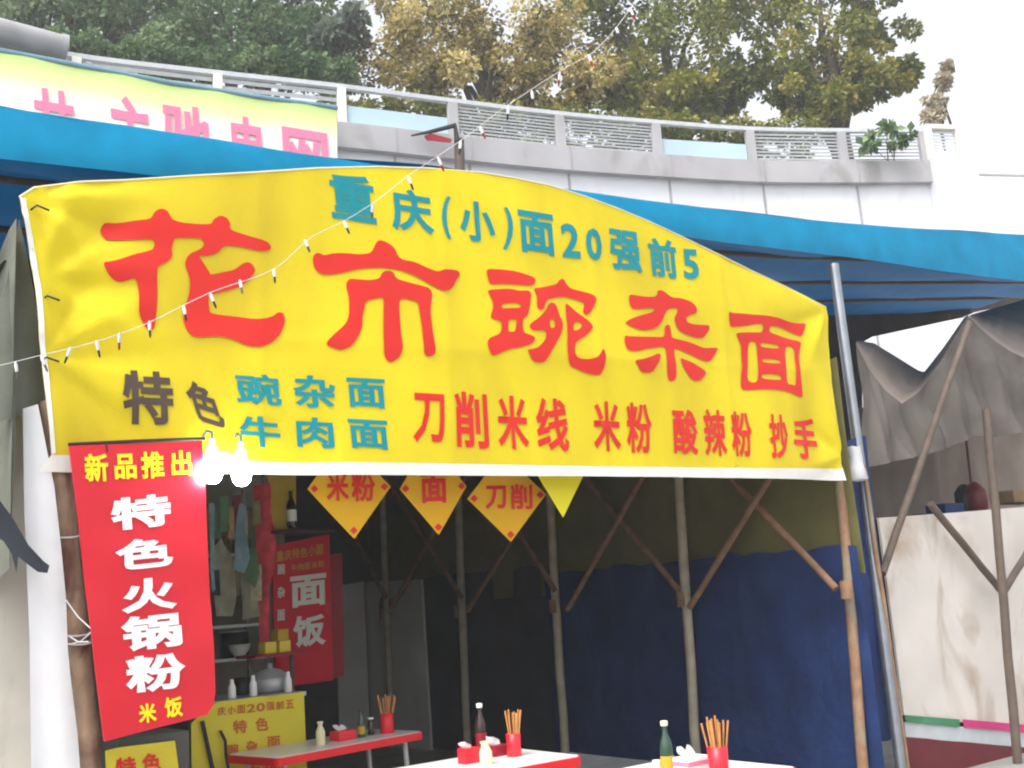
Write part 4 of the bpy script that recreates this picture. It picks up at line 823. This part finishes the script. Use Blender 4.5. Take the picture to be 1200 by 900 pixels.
def bottle(x, y, h, r, m, capm, label, name='sauce_bottle', z=TZ, cat='bottle', group=None, neck=0.4):
    c = ZP(x, y, z); root = thing(name, c, label, cat, group)
    mb = MB(); mb.lathe([(r * 0.9, 0), (r, 0.006), (r, h * 0.55), (r * 0.8, h * 0.66), (r * neck, h * 0.78), (r * neck, h * 0.93)], c, 16); mb.build('body', m, root)
    if h > 0.15: mb = MB(); mb.lathe([(r + 0.001, h * 0.12), (r + 0.001, h * 0.40)], c, 16); mb.build('paper_label', 'mustard' if m == 'green_glass' else 'dark_red', root)
    mb = MB(); mb.lathe([(r * neck + 0.004, h * 0.91), (r * neck + 0.005, h * 0.99), (r * neck * 0.7, h)], c, 14); mb.build('cap', capm, root)
def tissue_box(x, y, sx, sy, sz, ax, label, m='red_plastic', band=None):
    c = ZP(x, y, TZ); ax = V((ax[0], ax[1], 0)).normalized(); ay = V((-ax.y, ax.x, 0)); root = thing('tissue_box', c, label, 'tissue box')
    mb = MB(); mb.box(c + UP * sz / 2, sx, sy, sz, ax, ay, UP, 0.006); mb.build('box', m, root)
    if band: mb = MB(); mb.box(c + UP * sz * 0.72, sx + 0.004, sy + 0.004, sz * 0.2, ax, ay, UP); mb.build('band', band, root)
    mb = MB(); n = 7; hh = sy * 0.55                        # one sheet pulled up through the slot, folded and leaning
    vs = []
    for i in range(n + 1):
        t = i / n
        for k in range(5):
            q_ = k / 4 - 0.5; wd = sx * (0.35 + 0.35 * math.sin(t * 2.2))
            vs.append(c + ax * (q_ * wd * (1 - 0.35 * t) - 0.025 * t) + ay * (0.014 * math.sin(k * 2.3 + t * 3) + 0.02 * t) + UP * (sz - 0.004 + hh * t * (0.75 + 0.45 * noise.noise(V((k * 0.9, t * 2, x * 0.1))))))
    mb.add(vs, [(5 * i + k, 5 * i + k + 1, 5 * i + k + 6, 5 * i + k + 5) for i in range(n) for k in range(4)], True)
    mb.build('tissue', 'tissue', root)
# deepest table
bottle(376, 873, 0.13, 0.027, 'cream_plastic', 'cream_plastic', 'cream squeeze bottle on the deepest table', 'squeeze_bottle', neck=0.5)
tissue_box(402, 867, 0.13, 0.09, 0.055, (0.66, 0.75), 'low red tissue box on the deepest table')
bottle(424, 864, 0.16, 0.022, 'green_glass', 'black', 'dark green bottle on the deepest table beside the tissue box')
bottle(435, 861, 0.10, 0.02, 'sauce_dark', 'white_plastic', 'short dark sauce jar with white cap on the deepest table', 'sauce_jar', cat='jar', neck=0.7)
chopsticks(454, 859, 0.115, 'red chopstick holder at the far end of the deepest table', n=11, rad=0.042, seed=3)
# middle table
tissue_box(550, 894, 0.085, 0.07, 0.07, E1, 'small red tissue box on the middle table')
bottle(565, 882, 0.24, 0.028, 'sauce_dark', 'white_plastic', 'tall dark bottle with white cap on the middle table')
bottle(570, 896, 0.105, 0.03, 'cream_plastic', 'cream_plastic', 'cream coloured squeeze bottle before the dark bottle on the middle table', 'squeeze_bottle', neck=0.65)
tissue_box(583, 885, 0.10, 0.09, 0.05, E1, 'dark red napkin box with white napkins on the middle table', 'dark_red')
chopsticks(603, 886, 0.105, 'red chopstick holder standing on the middle table', n=14, rad=0.037, seed=4)
# nearest table
bottle(784, 913, 0.225, 0.026, 'green_glass', 'cream_plastic', 'green bottle with a cream cap on the nearest table')
tissue_box(812, 912, 0.12, 0.09, 0.085, E1, 'pink and white tissue box on the nearest table', 'white_plastic', 'pink_band')
chopsticks(844, 914, 0.125, 'red chopstick holder on the bright nearest table', n=15, rad=0.042, seed=7)
mb = MB(); mb.lathe([(0.014, 0), (0.016, 0.003), (0.018, 0.07), (0.015, 0.07), (0.013, 0.008), (0, 0.008)], ZP(771, 912, TZ), 14); tag(mb.build('small_glass', 'ceramic', None, ZP(771, 912, TZ)), 'small glass left of the green bottle on the nearest table', 'glass')

# ================================================================== KITCHEN CORNER
KC = 1.6
cz = FRONT.px(356, 810, KC)[1]; ca0, ca1 = FRONT.px(222, 850, KC)[0], FRONT.px(357, 811, KC)[0]
kc = thing('kitchen_counter', FRONT.at((ca0 + ca1) / 2, 0, KC + 0.3), 'dark serving counter at the left with a yellow menu poster on its front', 'counter')
mb = MB(); mb.box(FRONT.at((ca0 + ca1) / 2, cz / 2 - 0.02, KC + 0.32), ca1 - ca0, 0.6, cz - 0.04, E1, B1); mb.build('body', 'dark_wall', kc)
mb = MB(); mb.box(FRONT.at((ca0 + ca1) / 2, cz - 0.015, KC + 0.32), ca1 - ca0 + 0.03, 0.62, 0.025, E1, B1); mb.build('worktop', 'dull_steel', kc)
mb = MB(); cloth(mb, FRONT, pxpoly(FRONT, [(224, 848), (236, 836), (255, 823), (300, 817), (356, 811), (360, 905), (362, 1000), (226, 1000)], KC - 0.03), 0.1, KC - 0.03, None, 0.008)
po = mb.build('poster', 'poster_yellow', kc); mb = MB()
for i, ch in enumerate('庆小面20强前五'):
    x = 255 + i * 11.4; letter(mb, FRONT, ch, (x, 828 - i * 1.2, x + 10, 839 - i * 1.2), -0.1, 0, 0.02, KC - 0.036)
FR_ = mat('faded_red', (0.5, 0.12, 0.02), 0.5); mb.build('lettering', FR_, po); mb = MB()
for ch, bb in (('特', (273, 843, 290, 860)), ('色', (299, 840, 315, 857))): letter(mb, FRONT, ch, bb, -0.08, 0.04, 0.03, KC - 0.036)
mb.build('lettering', FR_, po); mb = MB()
for ch, bb in (('豌', (266, 871, 280, 886)), ('杂', (288, 867, 302, 882)), ('面', (313, 862, 329, 878))): letter(mb, FRONT, ch, bb, -0.08, 0.04, 0.03, KC - 0.036)
mb.build('lettering', FR_, po); mb = MB()
for ch, bb in (('牛', (289, 890, 304, 908)), ('肉', (311, 887, 328, 905))): letter(mb, FRONT, ch, bb, -0.08, 0.04, 0.03, KC - 0.036)
mb.build('lettering', FR_, po)
mb = MB(); mb.tube([FRONT.P(237, 845, KC - 0.05), FRONT.P(250, 905, KC - 0.05), FRONT.P(262, 960, KC - 0.05)], 0.012, 6); mb.build('cable', 'black', kc); mb = MB(); mb.tube([FRONT.P(258, 856, KC - 0.05), FRONT.P(264, 868, KC - 0.06), FRONT.P(265, 885, KC - 0.05), FRONT.P(270, 915, KC - 0.05)], 0.009, 6); mb.build('cable', 'black', kc)
LP = 0.55
mp_ = tag(None or thing('menu_poster', FRONT.P(165, 900, LP), 'x', 'sign'), 'yellow poster with red characters below the red hanging sign', 'poster')
mb = MB(); cloth(mb, FRONT, pxpoly(FRONT, [(124, 880), (140, 876), (205, 868), (210, 905), (214, 1000), (128, 1000)], LP), 0.08, LP, None, 0.01); mb.build('panel', 'poster_yellow', mp_)
mb = MB(); letter(mb, FRONT, '特', (135, 886, 160, 912), -0.1, 0.04, 0.03, LP - 0.006); letter(mb, FRONT, '色', (166, 881, 189, 907), -0.1, 0.04, 0.03, LP - 0.006); mb.build('lettering', 'red_print', mp_)
mb = MB(); mb.box(FRONT.P(168, 1010, LP + 0.2), 0.33, 0.32, 1.15, E1, B1); tag(mb.build('metal_cabinet', 'dark_wall', None, FRONT.P(168, 1100, LP + 0.2)), 'dark low cabinet behind the small yellow poster at lower left', 'cabinet')

KS = 2.55                                                    # open shelf behind the counter
sa0, sa1 = FRONT.px(232, 700, KS)[0], FRONT.px(312, 700, KS)[0]
sh = thing('kitchen_shelf', FRONT.at((sa0 + sa1) / 2, 0, KS + 0.15), 'dim open kitchen shelf behind the counter with hanging bags around it', 'shelf')
for a in (sa0, sa1):
    for d in (0, 0.35): mb = MB(); mb.tube([FRONT.at(a, 0, KS + d), FRONT.at(a, 2.7, KS + d)], 0.014, 8); mb.build('upright', 'dull_steel', sh)
for y in (733, 772, 650):
    z = FRONT.px(285, y, KS)[1]; mb = MB(); mb.box(FRONT.at((sa0 + sa1) / 2, z, KS + 0.17), sa1 - sa0, 0.36, 0.02, E1, B1); mb.build('board', 'dull_steel', sh)
mb = MB(); mb.box(FRONT.at(1.0, 1.5, 3.6), 3.4, 0.05, 3.0, E1, B1); tag(mb.build('kitchen_wall', 'kitchen_wall', None, FRONT.at(1.0, 0, 3.6)), 'drab grey green wall behind the kitchen shelf', 'wall')
def bowl(x, y, off, r, m, label, z=None):
    p_ = FRONT.P(x, y, off); mb = MB(); mb.lathe([(r * 0.45, 0), (r * 0.5, 0.012), (r * 0.85, 0.045), (r, 0.085), (r * 0.95, 0.085), (r * 0.5, 0.02), (0, 0.018)], p_, 18)
    tag(mb.build('bowl', m, None, p_), label, 'bowl')
bowl(281, 770, KS + 0.1, 0.075, 'ceramic', 'white bowl on the lower board of the kitchen shelf')
p_ = FRONT.P(284, 757, KS + 0.12); p_.z = FRONT.px(285, 772, KS)[1] + 0.012
zs = FRONT.px(285, 733, KS)[1] - 0.012
pt = thing('cooking_pot', FRONT.at(FRONT.px(290, 757, KS)[0], FRONT.px(285, 772, KS)[1] + 0.0115, KS + 0.22), 'dark cooking pot with a pale rim on the kitchen shelf', 'pot')
mb = MB(); mb.lathe([(0.09, 0), (0.1, 0.01), (0.1, 0.17), (0.094, 0.17), (0.09, 0.02), (0, 0.02)], pt.location, 20); mb.build('body', 'black', pt)
mb = MB(); mb.lathe([(0.102, 0.165), (0.108, 0.172), (0.102, 0.178), (0.094, 0.172)], pt.location, 20); mb.build('rim', 'dull_steel', pt)
ztop = cz - 0.001
def on_counter(x, d): a = FRONT.px(x, 815, KC + d)[0]; return FRONT.at(a, ztop, KC + d)
for x, lab, h in ((272, 'white capped bottle on the counter, nearest the red sign', 0.11), (297, 'white capped bottle in the middle of the counter', 0.12), (338, 'white capped bottle on the counter, beside the steel basin', 0.12)):
    c = on_counter(x, 0.1); r_ = thing('condiment_bottle', c, lab, 'bottle', 'white bottles on the counter')
    mb = MB(); mb.lathe([(0.022, 0), (0.024, 0.005), (0.022, h * 0.6), (0.012, h * 0.8)], c, 14); mb.build('body', 'white_plastic', r_)
    mb = MB(); mb.lathe([(0.013, h * 0.79), (0.012, h * 0.97), (0.006, h)], c, 12); mb.build('cap', 'white_plastic', r_)
c = on_counter(317, 0.25); st = thing('steel_basin', c, 'grey steel basin with a lid knob on the counter', 'basin')
mb = MB(); mb.lathe([(0.08, 0), (0.11, 0.01), (0.125, 0.09), (0.12, 0.09), (0.10, 0.02), (0, 0.02)], c, 22); mb.build('body', 'dull_steel', st)
mb = MB(); mb.lathe([(0.12, 0.092), (0.07, 0.13), (0.015, 0.145), (0.018, 0.17), (0, 0.175)], c, 20); mb.build('lid', 'dull_steel', st)
c = on_counter(284, 0.3); mb = MB(); mb.lathe([(0.05, 0), (0.055, 0.01), (0.055, 0.1), (0.05, 0.1), (0.045, 0.02), (0, 0.02)], c, 18); tag(mb.build('dark_pot', 'black', None, c), 'small black pot between two white bottles on the counter', 'pot')
# hanging plastic bags and cloths in the kitchen, and strips added as lamp flare
def hang(name, label, cat, pts, off, m, amp=0.04, f=16, seed=0, grp=None):
    mb = MB(); cloth(mb, FRONT, pxpoly(FRONT, pts, off), 0.04, off, lambda a, z: amp * math.sin(a * f + seed) * 0.6 + amp * noise.noise(V((a * 8, z * 4, seed))))
    c = FRONT.P(*pts[0], off); tag(mb.build(name, m, None, c), label, cat, grp)
hang('flare_streak', 'pale blue strip added as the flare streak below the first lamp', 'flare streak', [(243, 590), (250, 590), (251, 690), (246, 695)], 0.9, 'blue_cord_streak', seed=1)  # this strip and the next imitate flare smears below the lamps
hang('flare_streak', 'long teal strip added as the flare streak below the second lamp', 'plastic bag', [(280, 590), (287, 592), (286, 620), (289, 655), (283, 672), (272, 668), (275, 625)], 1.2, 'blue_cord_streak', seed=2)
hang('plastic_bag', 'yellowish crumpled bag hanging left in the kitchen', 'plastic bag', [(250, 640), (262, 630), (274, 650), (276, 700), (272, 722), (254, 722), (248, 690)], 2.2, 'dirty_plastic', 0.06, 22, 3)
hang('plastic_bag', 'cloudy plastic bag hanging above the dark pot', 'plastic bag', [(278, 680), (292, 672), (304, 684), (306, 722), (282, 727)], 2.3, 'dirty_plastic', 0.06, 22, 4)
hang('green_bag', 'greenish bag hanging near the pink cloth in the kitchen', 'plastic bag', [(287, 645), (298, 640), (302, 672), (296, 690), (288, 680)], 2.2, mat('moss_plastic', (0.1, 0.2, 0.1), 0.4, 0.3, 10, 0.3), 0.05, 20, 5)
hang('dark_apron', 'dark cloth hanging beside the red sign in the kitchen', 'cloth', [(246, 668), (258, 668), (258, 698), (247, 698)], 2.1, 'black', 0.03, 20, 6)
hang('pink_cloth', 'pink striped cloth hanging left of the mustard panel', 'cloth', [(299, 568), (314, 566), (322, 600), (321, 660), (312, 690), (316, 760), (304, 762), (302, 650)], 2.4, 'pink_cloth', 0.06, 30, 7)
rk = random.Random(11); pm = [mat('packet_' + n_, c_, 0.5, 0.35, 16) for n_, c_ in (('olive', (0.22, 0.2, 0.08)), ('cream', (0.5, 0.44, 0.3)), ('maroon', (0.2, 0.03, 0.05)), ('green', (0.08, 0.2, 0.08)), ('tan', (0.35, 0.22, 0.1)), ('silver', (0.4, 0.42, 0.42)))]
for i in range(16):                                         # small packets and utensils hung along the shelf front
    x, y = 247 + (i % 8) * 7.6 + rk.uniform(-2, 2), (588 if i < 8 else 662) + rk.uniform(-8, 14); h_, w2 = rk.uniform(22, 44), rk.uniform(3, 6); of = 2.42 + rk.uniform(-0.1, 0.08)
    hang('hanging_packet', 'small packet hanging among the clutter along the kitchen shelf front', 'packet', [(x - w2, y), (x + w2, y - 1), (x + w2 * 1.15, y + h_), (x - w2 * 0.9, y + h_ + 2)], of, 'black', 0.03, 24, i, 'packets hanging on the kitchen shelf')
    COL.objects[-1].data.materials[0] = pm[rk.randrange(6)]
for i in range(6):                                          # jars on the upper shelf board
    c = FRONT.at(sa0 + 0.05 + i * (sa1 - sa0 - 0.1) / 5, FRONT.px(285, 650, KS)[1] + 0.0115, KS + 0.2); mb = MB(); hh = rk.uniform(0.1, 0.17)
    mb.lathe([(0.03, 0), (0.034, 0.008), (0.034, hh * 0.75), (0.022, hh * 0.88), (0.024, hh)], c, 12); tag(mb.build('shelf_jar', pm[rk.randrange(6)], None, c), 'jar standing on the top board of the kitchen shelf', 'jar', 'jars on the kitchen shelf')
mf = vplane(DP(310, 600, 7.6), DP(350, 600, 7.7))
mb = MB(); cloth(mb, mf, pxpoly(mf, [(312, 545), (347, 545), (347, 592), (338, 620), (320, 626)]), 0.1, 0, None, 0.01); tag(mb.build('mustard_panel', 'mustard', None, mf.at(0.1, 1.8)), 'mustard yellow panel hanging above the red poster', 'panel')
mf = vplane(DP(318, 700, 7.7), DP(404, 700, 8.3))
rp2 = thing('wall_poster', mf.P(355, 800), 'deep red poster with two big white characters at the back of the kitchen', 'poster')
mb = MB(); cloth(mb, mf, pxpoly(mf, [(319, 640), (386, 626), (391, 797), (323, 806)]), 0.12, 0, None, 0.015); mb.build('panel', 'poster_red', rp2)
mb = MB()
for ch, bb in (('面', (340, 671, 383, 713)), ('饭', (343, 718, 382, 760))): letter(mb, mf, ch, bb, -0.12, 0.02, 0.035, -0.008)
mb.build('white_lettering', 'ceramic', rp2); mb = MB()
for i, ch in enumerate('豌杂面'): mb = MB(); letter(mb, mf, ch, (325, 660 + i * 27, 334, 674 + i * 27), -0.1, 0, 0.03, -0.008); mb.build('white_lettering', 'ceramic', rp2)
mb = MB()
for i, ch in enumerate('重庆特色小面'): letter(mb, mf, ch, (324 + i * 9.3, 645 - i * 1.5, 332.5 + i * 9.3, 658 - i * 1.5), -0.12, 0, 0.025, -0.008)
for i, ch in enumerate('牛肉面米粉'): letter(mb, mf, ch, (341 + i * 8, 661 - i * 1.2, 348 + i * 8, 670 - i * 1.2), -0.12, 0, 0.02, -0.008)
mb.build('yellow_lettering', mat('dull_gold', (0.5, 0.26, 0.03), 0.5), rp2)
mf2 = vplane(DP(384, 700, 8.4), DP(404, 700, 8.5))
mb = MB(); cloth(mb, mf2, pxpoly(mf2, [(384, 650), (401, 648), (403, 792), (384, 796)]), 0.15, 0, None, 0.01); tag(mb.build('red_backing', 'dark_red', None, mf2.at(0.1, 0.8)), 'dark red strip of board behind the right edge of the red poster', 'board')
mf3 = vplane(DP(300, 768, 7.2), DP(362, 764, 7.5))
pk = thing('wall_plank', mf3.P(330, 770), 'red brown plank shelf in front of the red poster', 'shelf')
a0_, z0_ = mf3.px(298, 769); a1_, z1_ = mf3.px(360, 765); mb = MB(); mb.box(mf3.at((a0_ + a1_) / 2, (z0_ + z1_) / 2, 0.1), a1_ - a0_, 0.22, 0.02, mf3.e, mf3.n); mb.build('plank', 'dark_red', pk)
for a_ in (a0_ + 0.04, a1_ - 0.04): mb = MB(); mb.tube([mf3.at(a_, (z0_ + z1_) / 2 - 0.01, 0.12), mf3.at(a_, 0, 0.12)], 0.014, 8); mb.build('leg', 'grey_brown_pole', pk)
for i, (x, zz, lab) in enumerate(((324, 0, 'yellow carton left on the red brown plank'), (341, 0, 'yellow carton right on the red brown plank'), (339, 0.075, 'orange yellow carton stacked on another carton on the plank'))):
    a_ = mf3.px(x, 765)[0]; c = mf3.at(a_, (z0_ + z1_) / 2 + 0.0105 + zz, 0.1); mb = MB(); mb.box(c + UP * 0.0365, 0.085, 0.08, 0.073, mf3.e, mf3.n, UP, 0.004)
    tag(mb.build('carton', 'yellow_plastic' if i < 2 else 'mustard', None, c), lab, 'carton', 'cartons on the plank')
c = mf.P(342, 618, -0.15); r_ = thing('oil_bottle', c, 'bottle with a pale label standing above the red poster', 'bottle')
mb = MB(); mb.lathe([(0.03, 0), (0.034, 0.01), (0.034, 0.15), (0.014, 0.2), (0.014, 0.25)], c, 14); mb.build('body', 'sauce_dark', r_); mb = MB(); mb.lathe([(0.0355, 0.04), (0.0355, 0.12)], c, 14); mb.build('paper_label', 'white_plastic', r_)
mb = MB(); mb.box(mf.P(352, 624, -0.12), 0.5, 0.2, 0.02, mf.e, mf.n); tag(mb.build('shelf_board', 'dark_brown', None, mf.P(352, 624, -0.12)), 'dark shelf board directly above the red poster', 'shelf')
# round red sticker on the grey board
c = SIDE.P(452, 711, -0.005); mb = MB(); pts = [c + (SIDE.e * math.cos(g) + UP * math.sin(g)) * 0.105 for g in [i * math.pi / 16 for i in range(33)]]; mb.tube(pts, 0.022, 8); mb.tube([c - SIDE.e * 0.1, c + SIDE.e * 0.1], 0.015, 6)
tag(mb.build('round_emblem', mat('faded_pink', (0.22, 0.06, 0.07), 0.6), None, c), 'faded round red emblem on the grey board', 'emblem')

# ================================================================== NEIGHBOURING STALL ON THE RIGHT
NO = 0.45
def strip(top, bot, off0, off1, m, name, parent, wob=0.05, ny=12, seed=0, pleat=0.0):
    n_ = 84
    def along(pts, t):
        L = [0.0]
        for p0_, p1_ in zip(pts, pts[1:]): L.append(L[-1] + math.dist(p0_, p1_))
        s_ = t * L[-1]
        for i in range(len(pts) - 1):
            if s_ <= L[i + 1] + 1e-9: k = (s_ - L[i]) / (L[i + 1] - L[i]); return (pts[i][0] + (pts[i + 1][0] - pts[i][0]) * k, pts[i][1] + (pts[i + 1][1] - pts[i][1]) * k)
        return pts[-1]
    vs = []
    for i in range(n_ + 1):
        a_, b_ = along(top, i / n_), along(bot, i / n_)
        p_, q_ = FRONT.P(*a_, off0), FRONT.P(*b_, off1)
        for k in range(ny + 1):
            s_ = k / ny; r_ = p_.lerp(q_, s_); vs.append(r_ + B1 * (wob * math.sin(s_ * math.pi) * noise.noise(V((i * 0.16 + seed, s_ * 1.2, seed))) + pleat * s_ ** 1.5 * (math.sin(i * 0.62 + seed) + 0.5 * math.sin(i * 1.45 + seed * 2))))
    mb = MB(); mb.add(vs, [(i * (ny + 1) + k, i * (ny + 1) + k + 1, (i + 1) * (ny + 1) + k + 1, (i + 1) * (ny + 1) + k) for i in range(n_) for k in range(ny)], True)
    return mb.build(name, m, parent)
ntp = thing('peaked_tarp', FRONT.at(7.2, 0, NO), 'sagging grey brown tarpaulin with a sharp peak over the neighbouring stall at right', 'tarp')
strip([(1003, 402), (1018, 432), (1036, 456), (1057, 473), (1078, 458), (1100, 428), (1118, 396), (1135, 370), (1150, 386), (1168, 401), (1185, 412), (1210, 424), (1270, 446)],
      [(1014, 548), (1030, 545), (1050, 540), (1070, 536), (1092, 530), (1110, 526), (1125, 518), (1133, 508), (1150, 511), (1170, 511), (1190, 508), (1220, 503), (1275, 498)], NO, NO - 0.1, 'brown_tarp', 'front_skirt', ntp, 0.14, 18, 1, 0.05)
strip([(1006, 399), (1024, 402), (1050, 418), (1076, 434), (1083, 436), (1105, 408), (1130, 372), (1135, 369)], [(1003, 402), (1018, 432), (1036, 456), (1057, 473), (1078, 458), (1100, 428), (1118, 396), (1135, 370)], NO + 0.9, NO, 'beige_tarp', 'left_slope', ntp, 0.02, 6, 2)
strip([(1140, 368), (1165, 361), (1200, 351), (1280, 330)], [(1135, 370), (1150, 386), (1168, 401), (1185, 412), (1210, 424), (1270, 446)], NO + 1.3, NO, 'beige_tarp', 'right_slope', ntp, 0.02, 8, 3)
nfr = thing('tent_frame', FRONT.at(7.2, 0, NO - 0.2), 'dull brown posts and slanting braces of the neighbouring stall at right', 'frame')
def npole(name, x0, y0, x1, y1, off, r, m, ground=False):
    a, b = FRONT.px(x0, y0, off), FRONT.px(x1, y1, off)
    if ground: t = (0 - a[1]) / (b[1] - a[1]); b = (a[0] + (b[0] - a[0]) * t, 0)
    mb = MB(); mb.tube(*crooked(FRONT.at(a[0], a[1], off), FRONT.at(b[0], b[1], off), r, seed=x0)); mb.build(name, m, nfr)
npole('brace', 1136, 378, 1034, 672, 0.22, 0.029, 'grey_brown_pole')
npole('brace', 1090, 590, 1176, 696, 0.26, 0.03, 'grey_brown_pole')
npole('brace', 1176, 694, 1252, 565, 0.26, 0.03, 'grey_brown_pole')
npole('post', 1156, 480, 1192, 886, 0.16, 0.035, 'grey_brown_pole', True)
npole('post', 1012, 560, 1050, 860, 0.5, 0.035, 'dark_brown', True)
strip([(1000, 478), (1280, 470)], [(1016, 660), (1290, 640)], 1.7, 1.7, 'beige_tarp', 'tarp_backdrop', None, 0.12, 8, 5)
o = bpy.data.objects['tarp_backdrop']; tag(o, 'brownish inner tarpaulin at the back of the neighbouring stall', 'tarp')
wp = thing('white_hoarding', FRONT.at(6.6, 0, 0.38), 'big stained white panel closing the front of the neighbouring stall', 'panel')
mb = MB(); cloth(mb, FRONT, pxpoly(FRONT, [(1029, 607), (1115, 601), (1200, 594), (1290, 588), (1320, 868), (1200, 856), (1125, 846), (1058, 838)], 0.38), 0.12, 0.38, sag(0.035, 0.9, 0.7, 21), 0.02); mb.build('sheet', 'stained_white', wp)
mb = MB(); cloth(mb, FRONT, pxpoly(FRONT, [(1060, 838), (1124, 843), (1124, 852), (1061, 846)], 0.36), 0.2, 0.355, None, 0.01); mb.build('green_strip', 'green_strip', wp)
mb = MB(); cloth(mb, FRONT, pxpoly(FRONT, [(1129, 843), (1300, 858), (1302, 868), (1130, 852)], 0.36), 0.2, 0.355, None, 0.01); mb.build('pink_strip', 'pink_strip', wp)
mb = MB(); cloth(mb, FRONT, pxpoly(FRONT, [(1060, 846), (1300, 866), (1303, 886), (1200, 876), (1062, 864)], 0.37), 0.2, 0.37, None, 0.02); mb.build('grey_strip', 'pale_grey', wp)
mb = MB(); cloth(mb, FRONT, pxpoly(FRONT, [(1061, 863), (1303, 885), (1310, 930), (1066, 930)], 0.36), 0.2, 0.37, None, 0.05); mb.build('base_board', 'maroon', wp)
def clutter(x, y, off, m, name, label, cat, r, h):
    c = FRONT.P(x, y, off); mb = MB(); mb.lathe([(r * 0.8, 0), (r, h * 0.15), (r, h * 0.7), (r * 0.6, h * 0.9), (r * 0.25, h)], c, 14); tag(mb.build(name, m, None, c), label, cat)
mb = MB(); tz = FRONT.px(1115, 603, 0.9)[1]; mb.box(FRONT.at(FRONT.px(1130, 603, 0.9)[0] + 0.3, tz / 2, 1.0), 2.4, 0.5, tz, E1, B1); tag(mb.build('storage_rack', 'dark_brown', None, FRONT.at(7.0, 0, 1.0)), 'dark storage chest behind the stained white panel', 'chest')
clutter(1146, 600, 1.0, mat('dull_red', (0.16, 0.02, 0.025), 0.4), 'red_jar', 'dull red round jar above the stained white panel', 'jar', 0.1, 0.28)
clutter(1133, 600, 1.1, 'black', 'black_jar', 'black jar touching the dull red jar above the white panel', 'jar', 0.09, 0.26)
mb = MB(); mb.box(FRONT.P(1108, 600, 0.95), 0.3, 0.2, 0.14, E1, B1, UP, 0.01); tag(mb.build('dark_bundle', 'navy_tarp', None, FRONT.P(1108, 603, 0.95)), 'dark blue bundle above the white panel left of the jars', 'bundle')
mb = MB(); mb.box(FRONT.P(1190, 583, 0.95), 0.5, 0.25, 0.12, E1, B1, UP, 0.02); tag(mb.build('tan_box', mat('tan', (0.3, 0.2, 0.1), 0.7), None, FRONT.P(1190, 590, 0.95)), 'flat tan box above the white panel at the right edge', 'box')
mb = MB(); mb.tube([FRONT.P(1131, 505, 0.9), FRONT.P(1138, 566, 0.9)], 0.012, 6); tag(mb.build('thin_cord', 'maroon', None, FRONT.P(1138, 566, 0.9)), 'dark red cord hanging down to the red jar', 'cord')
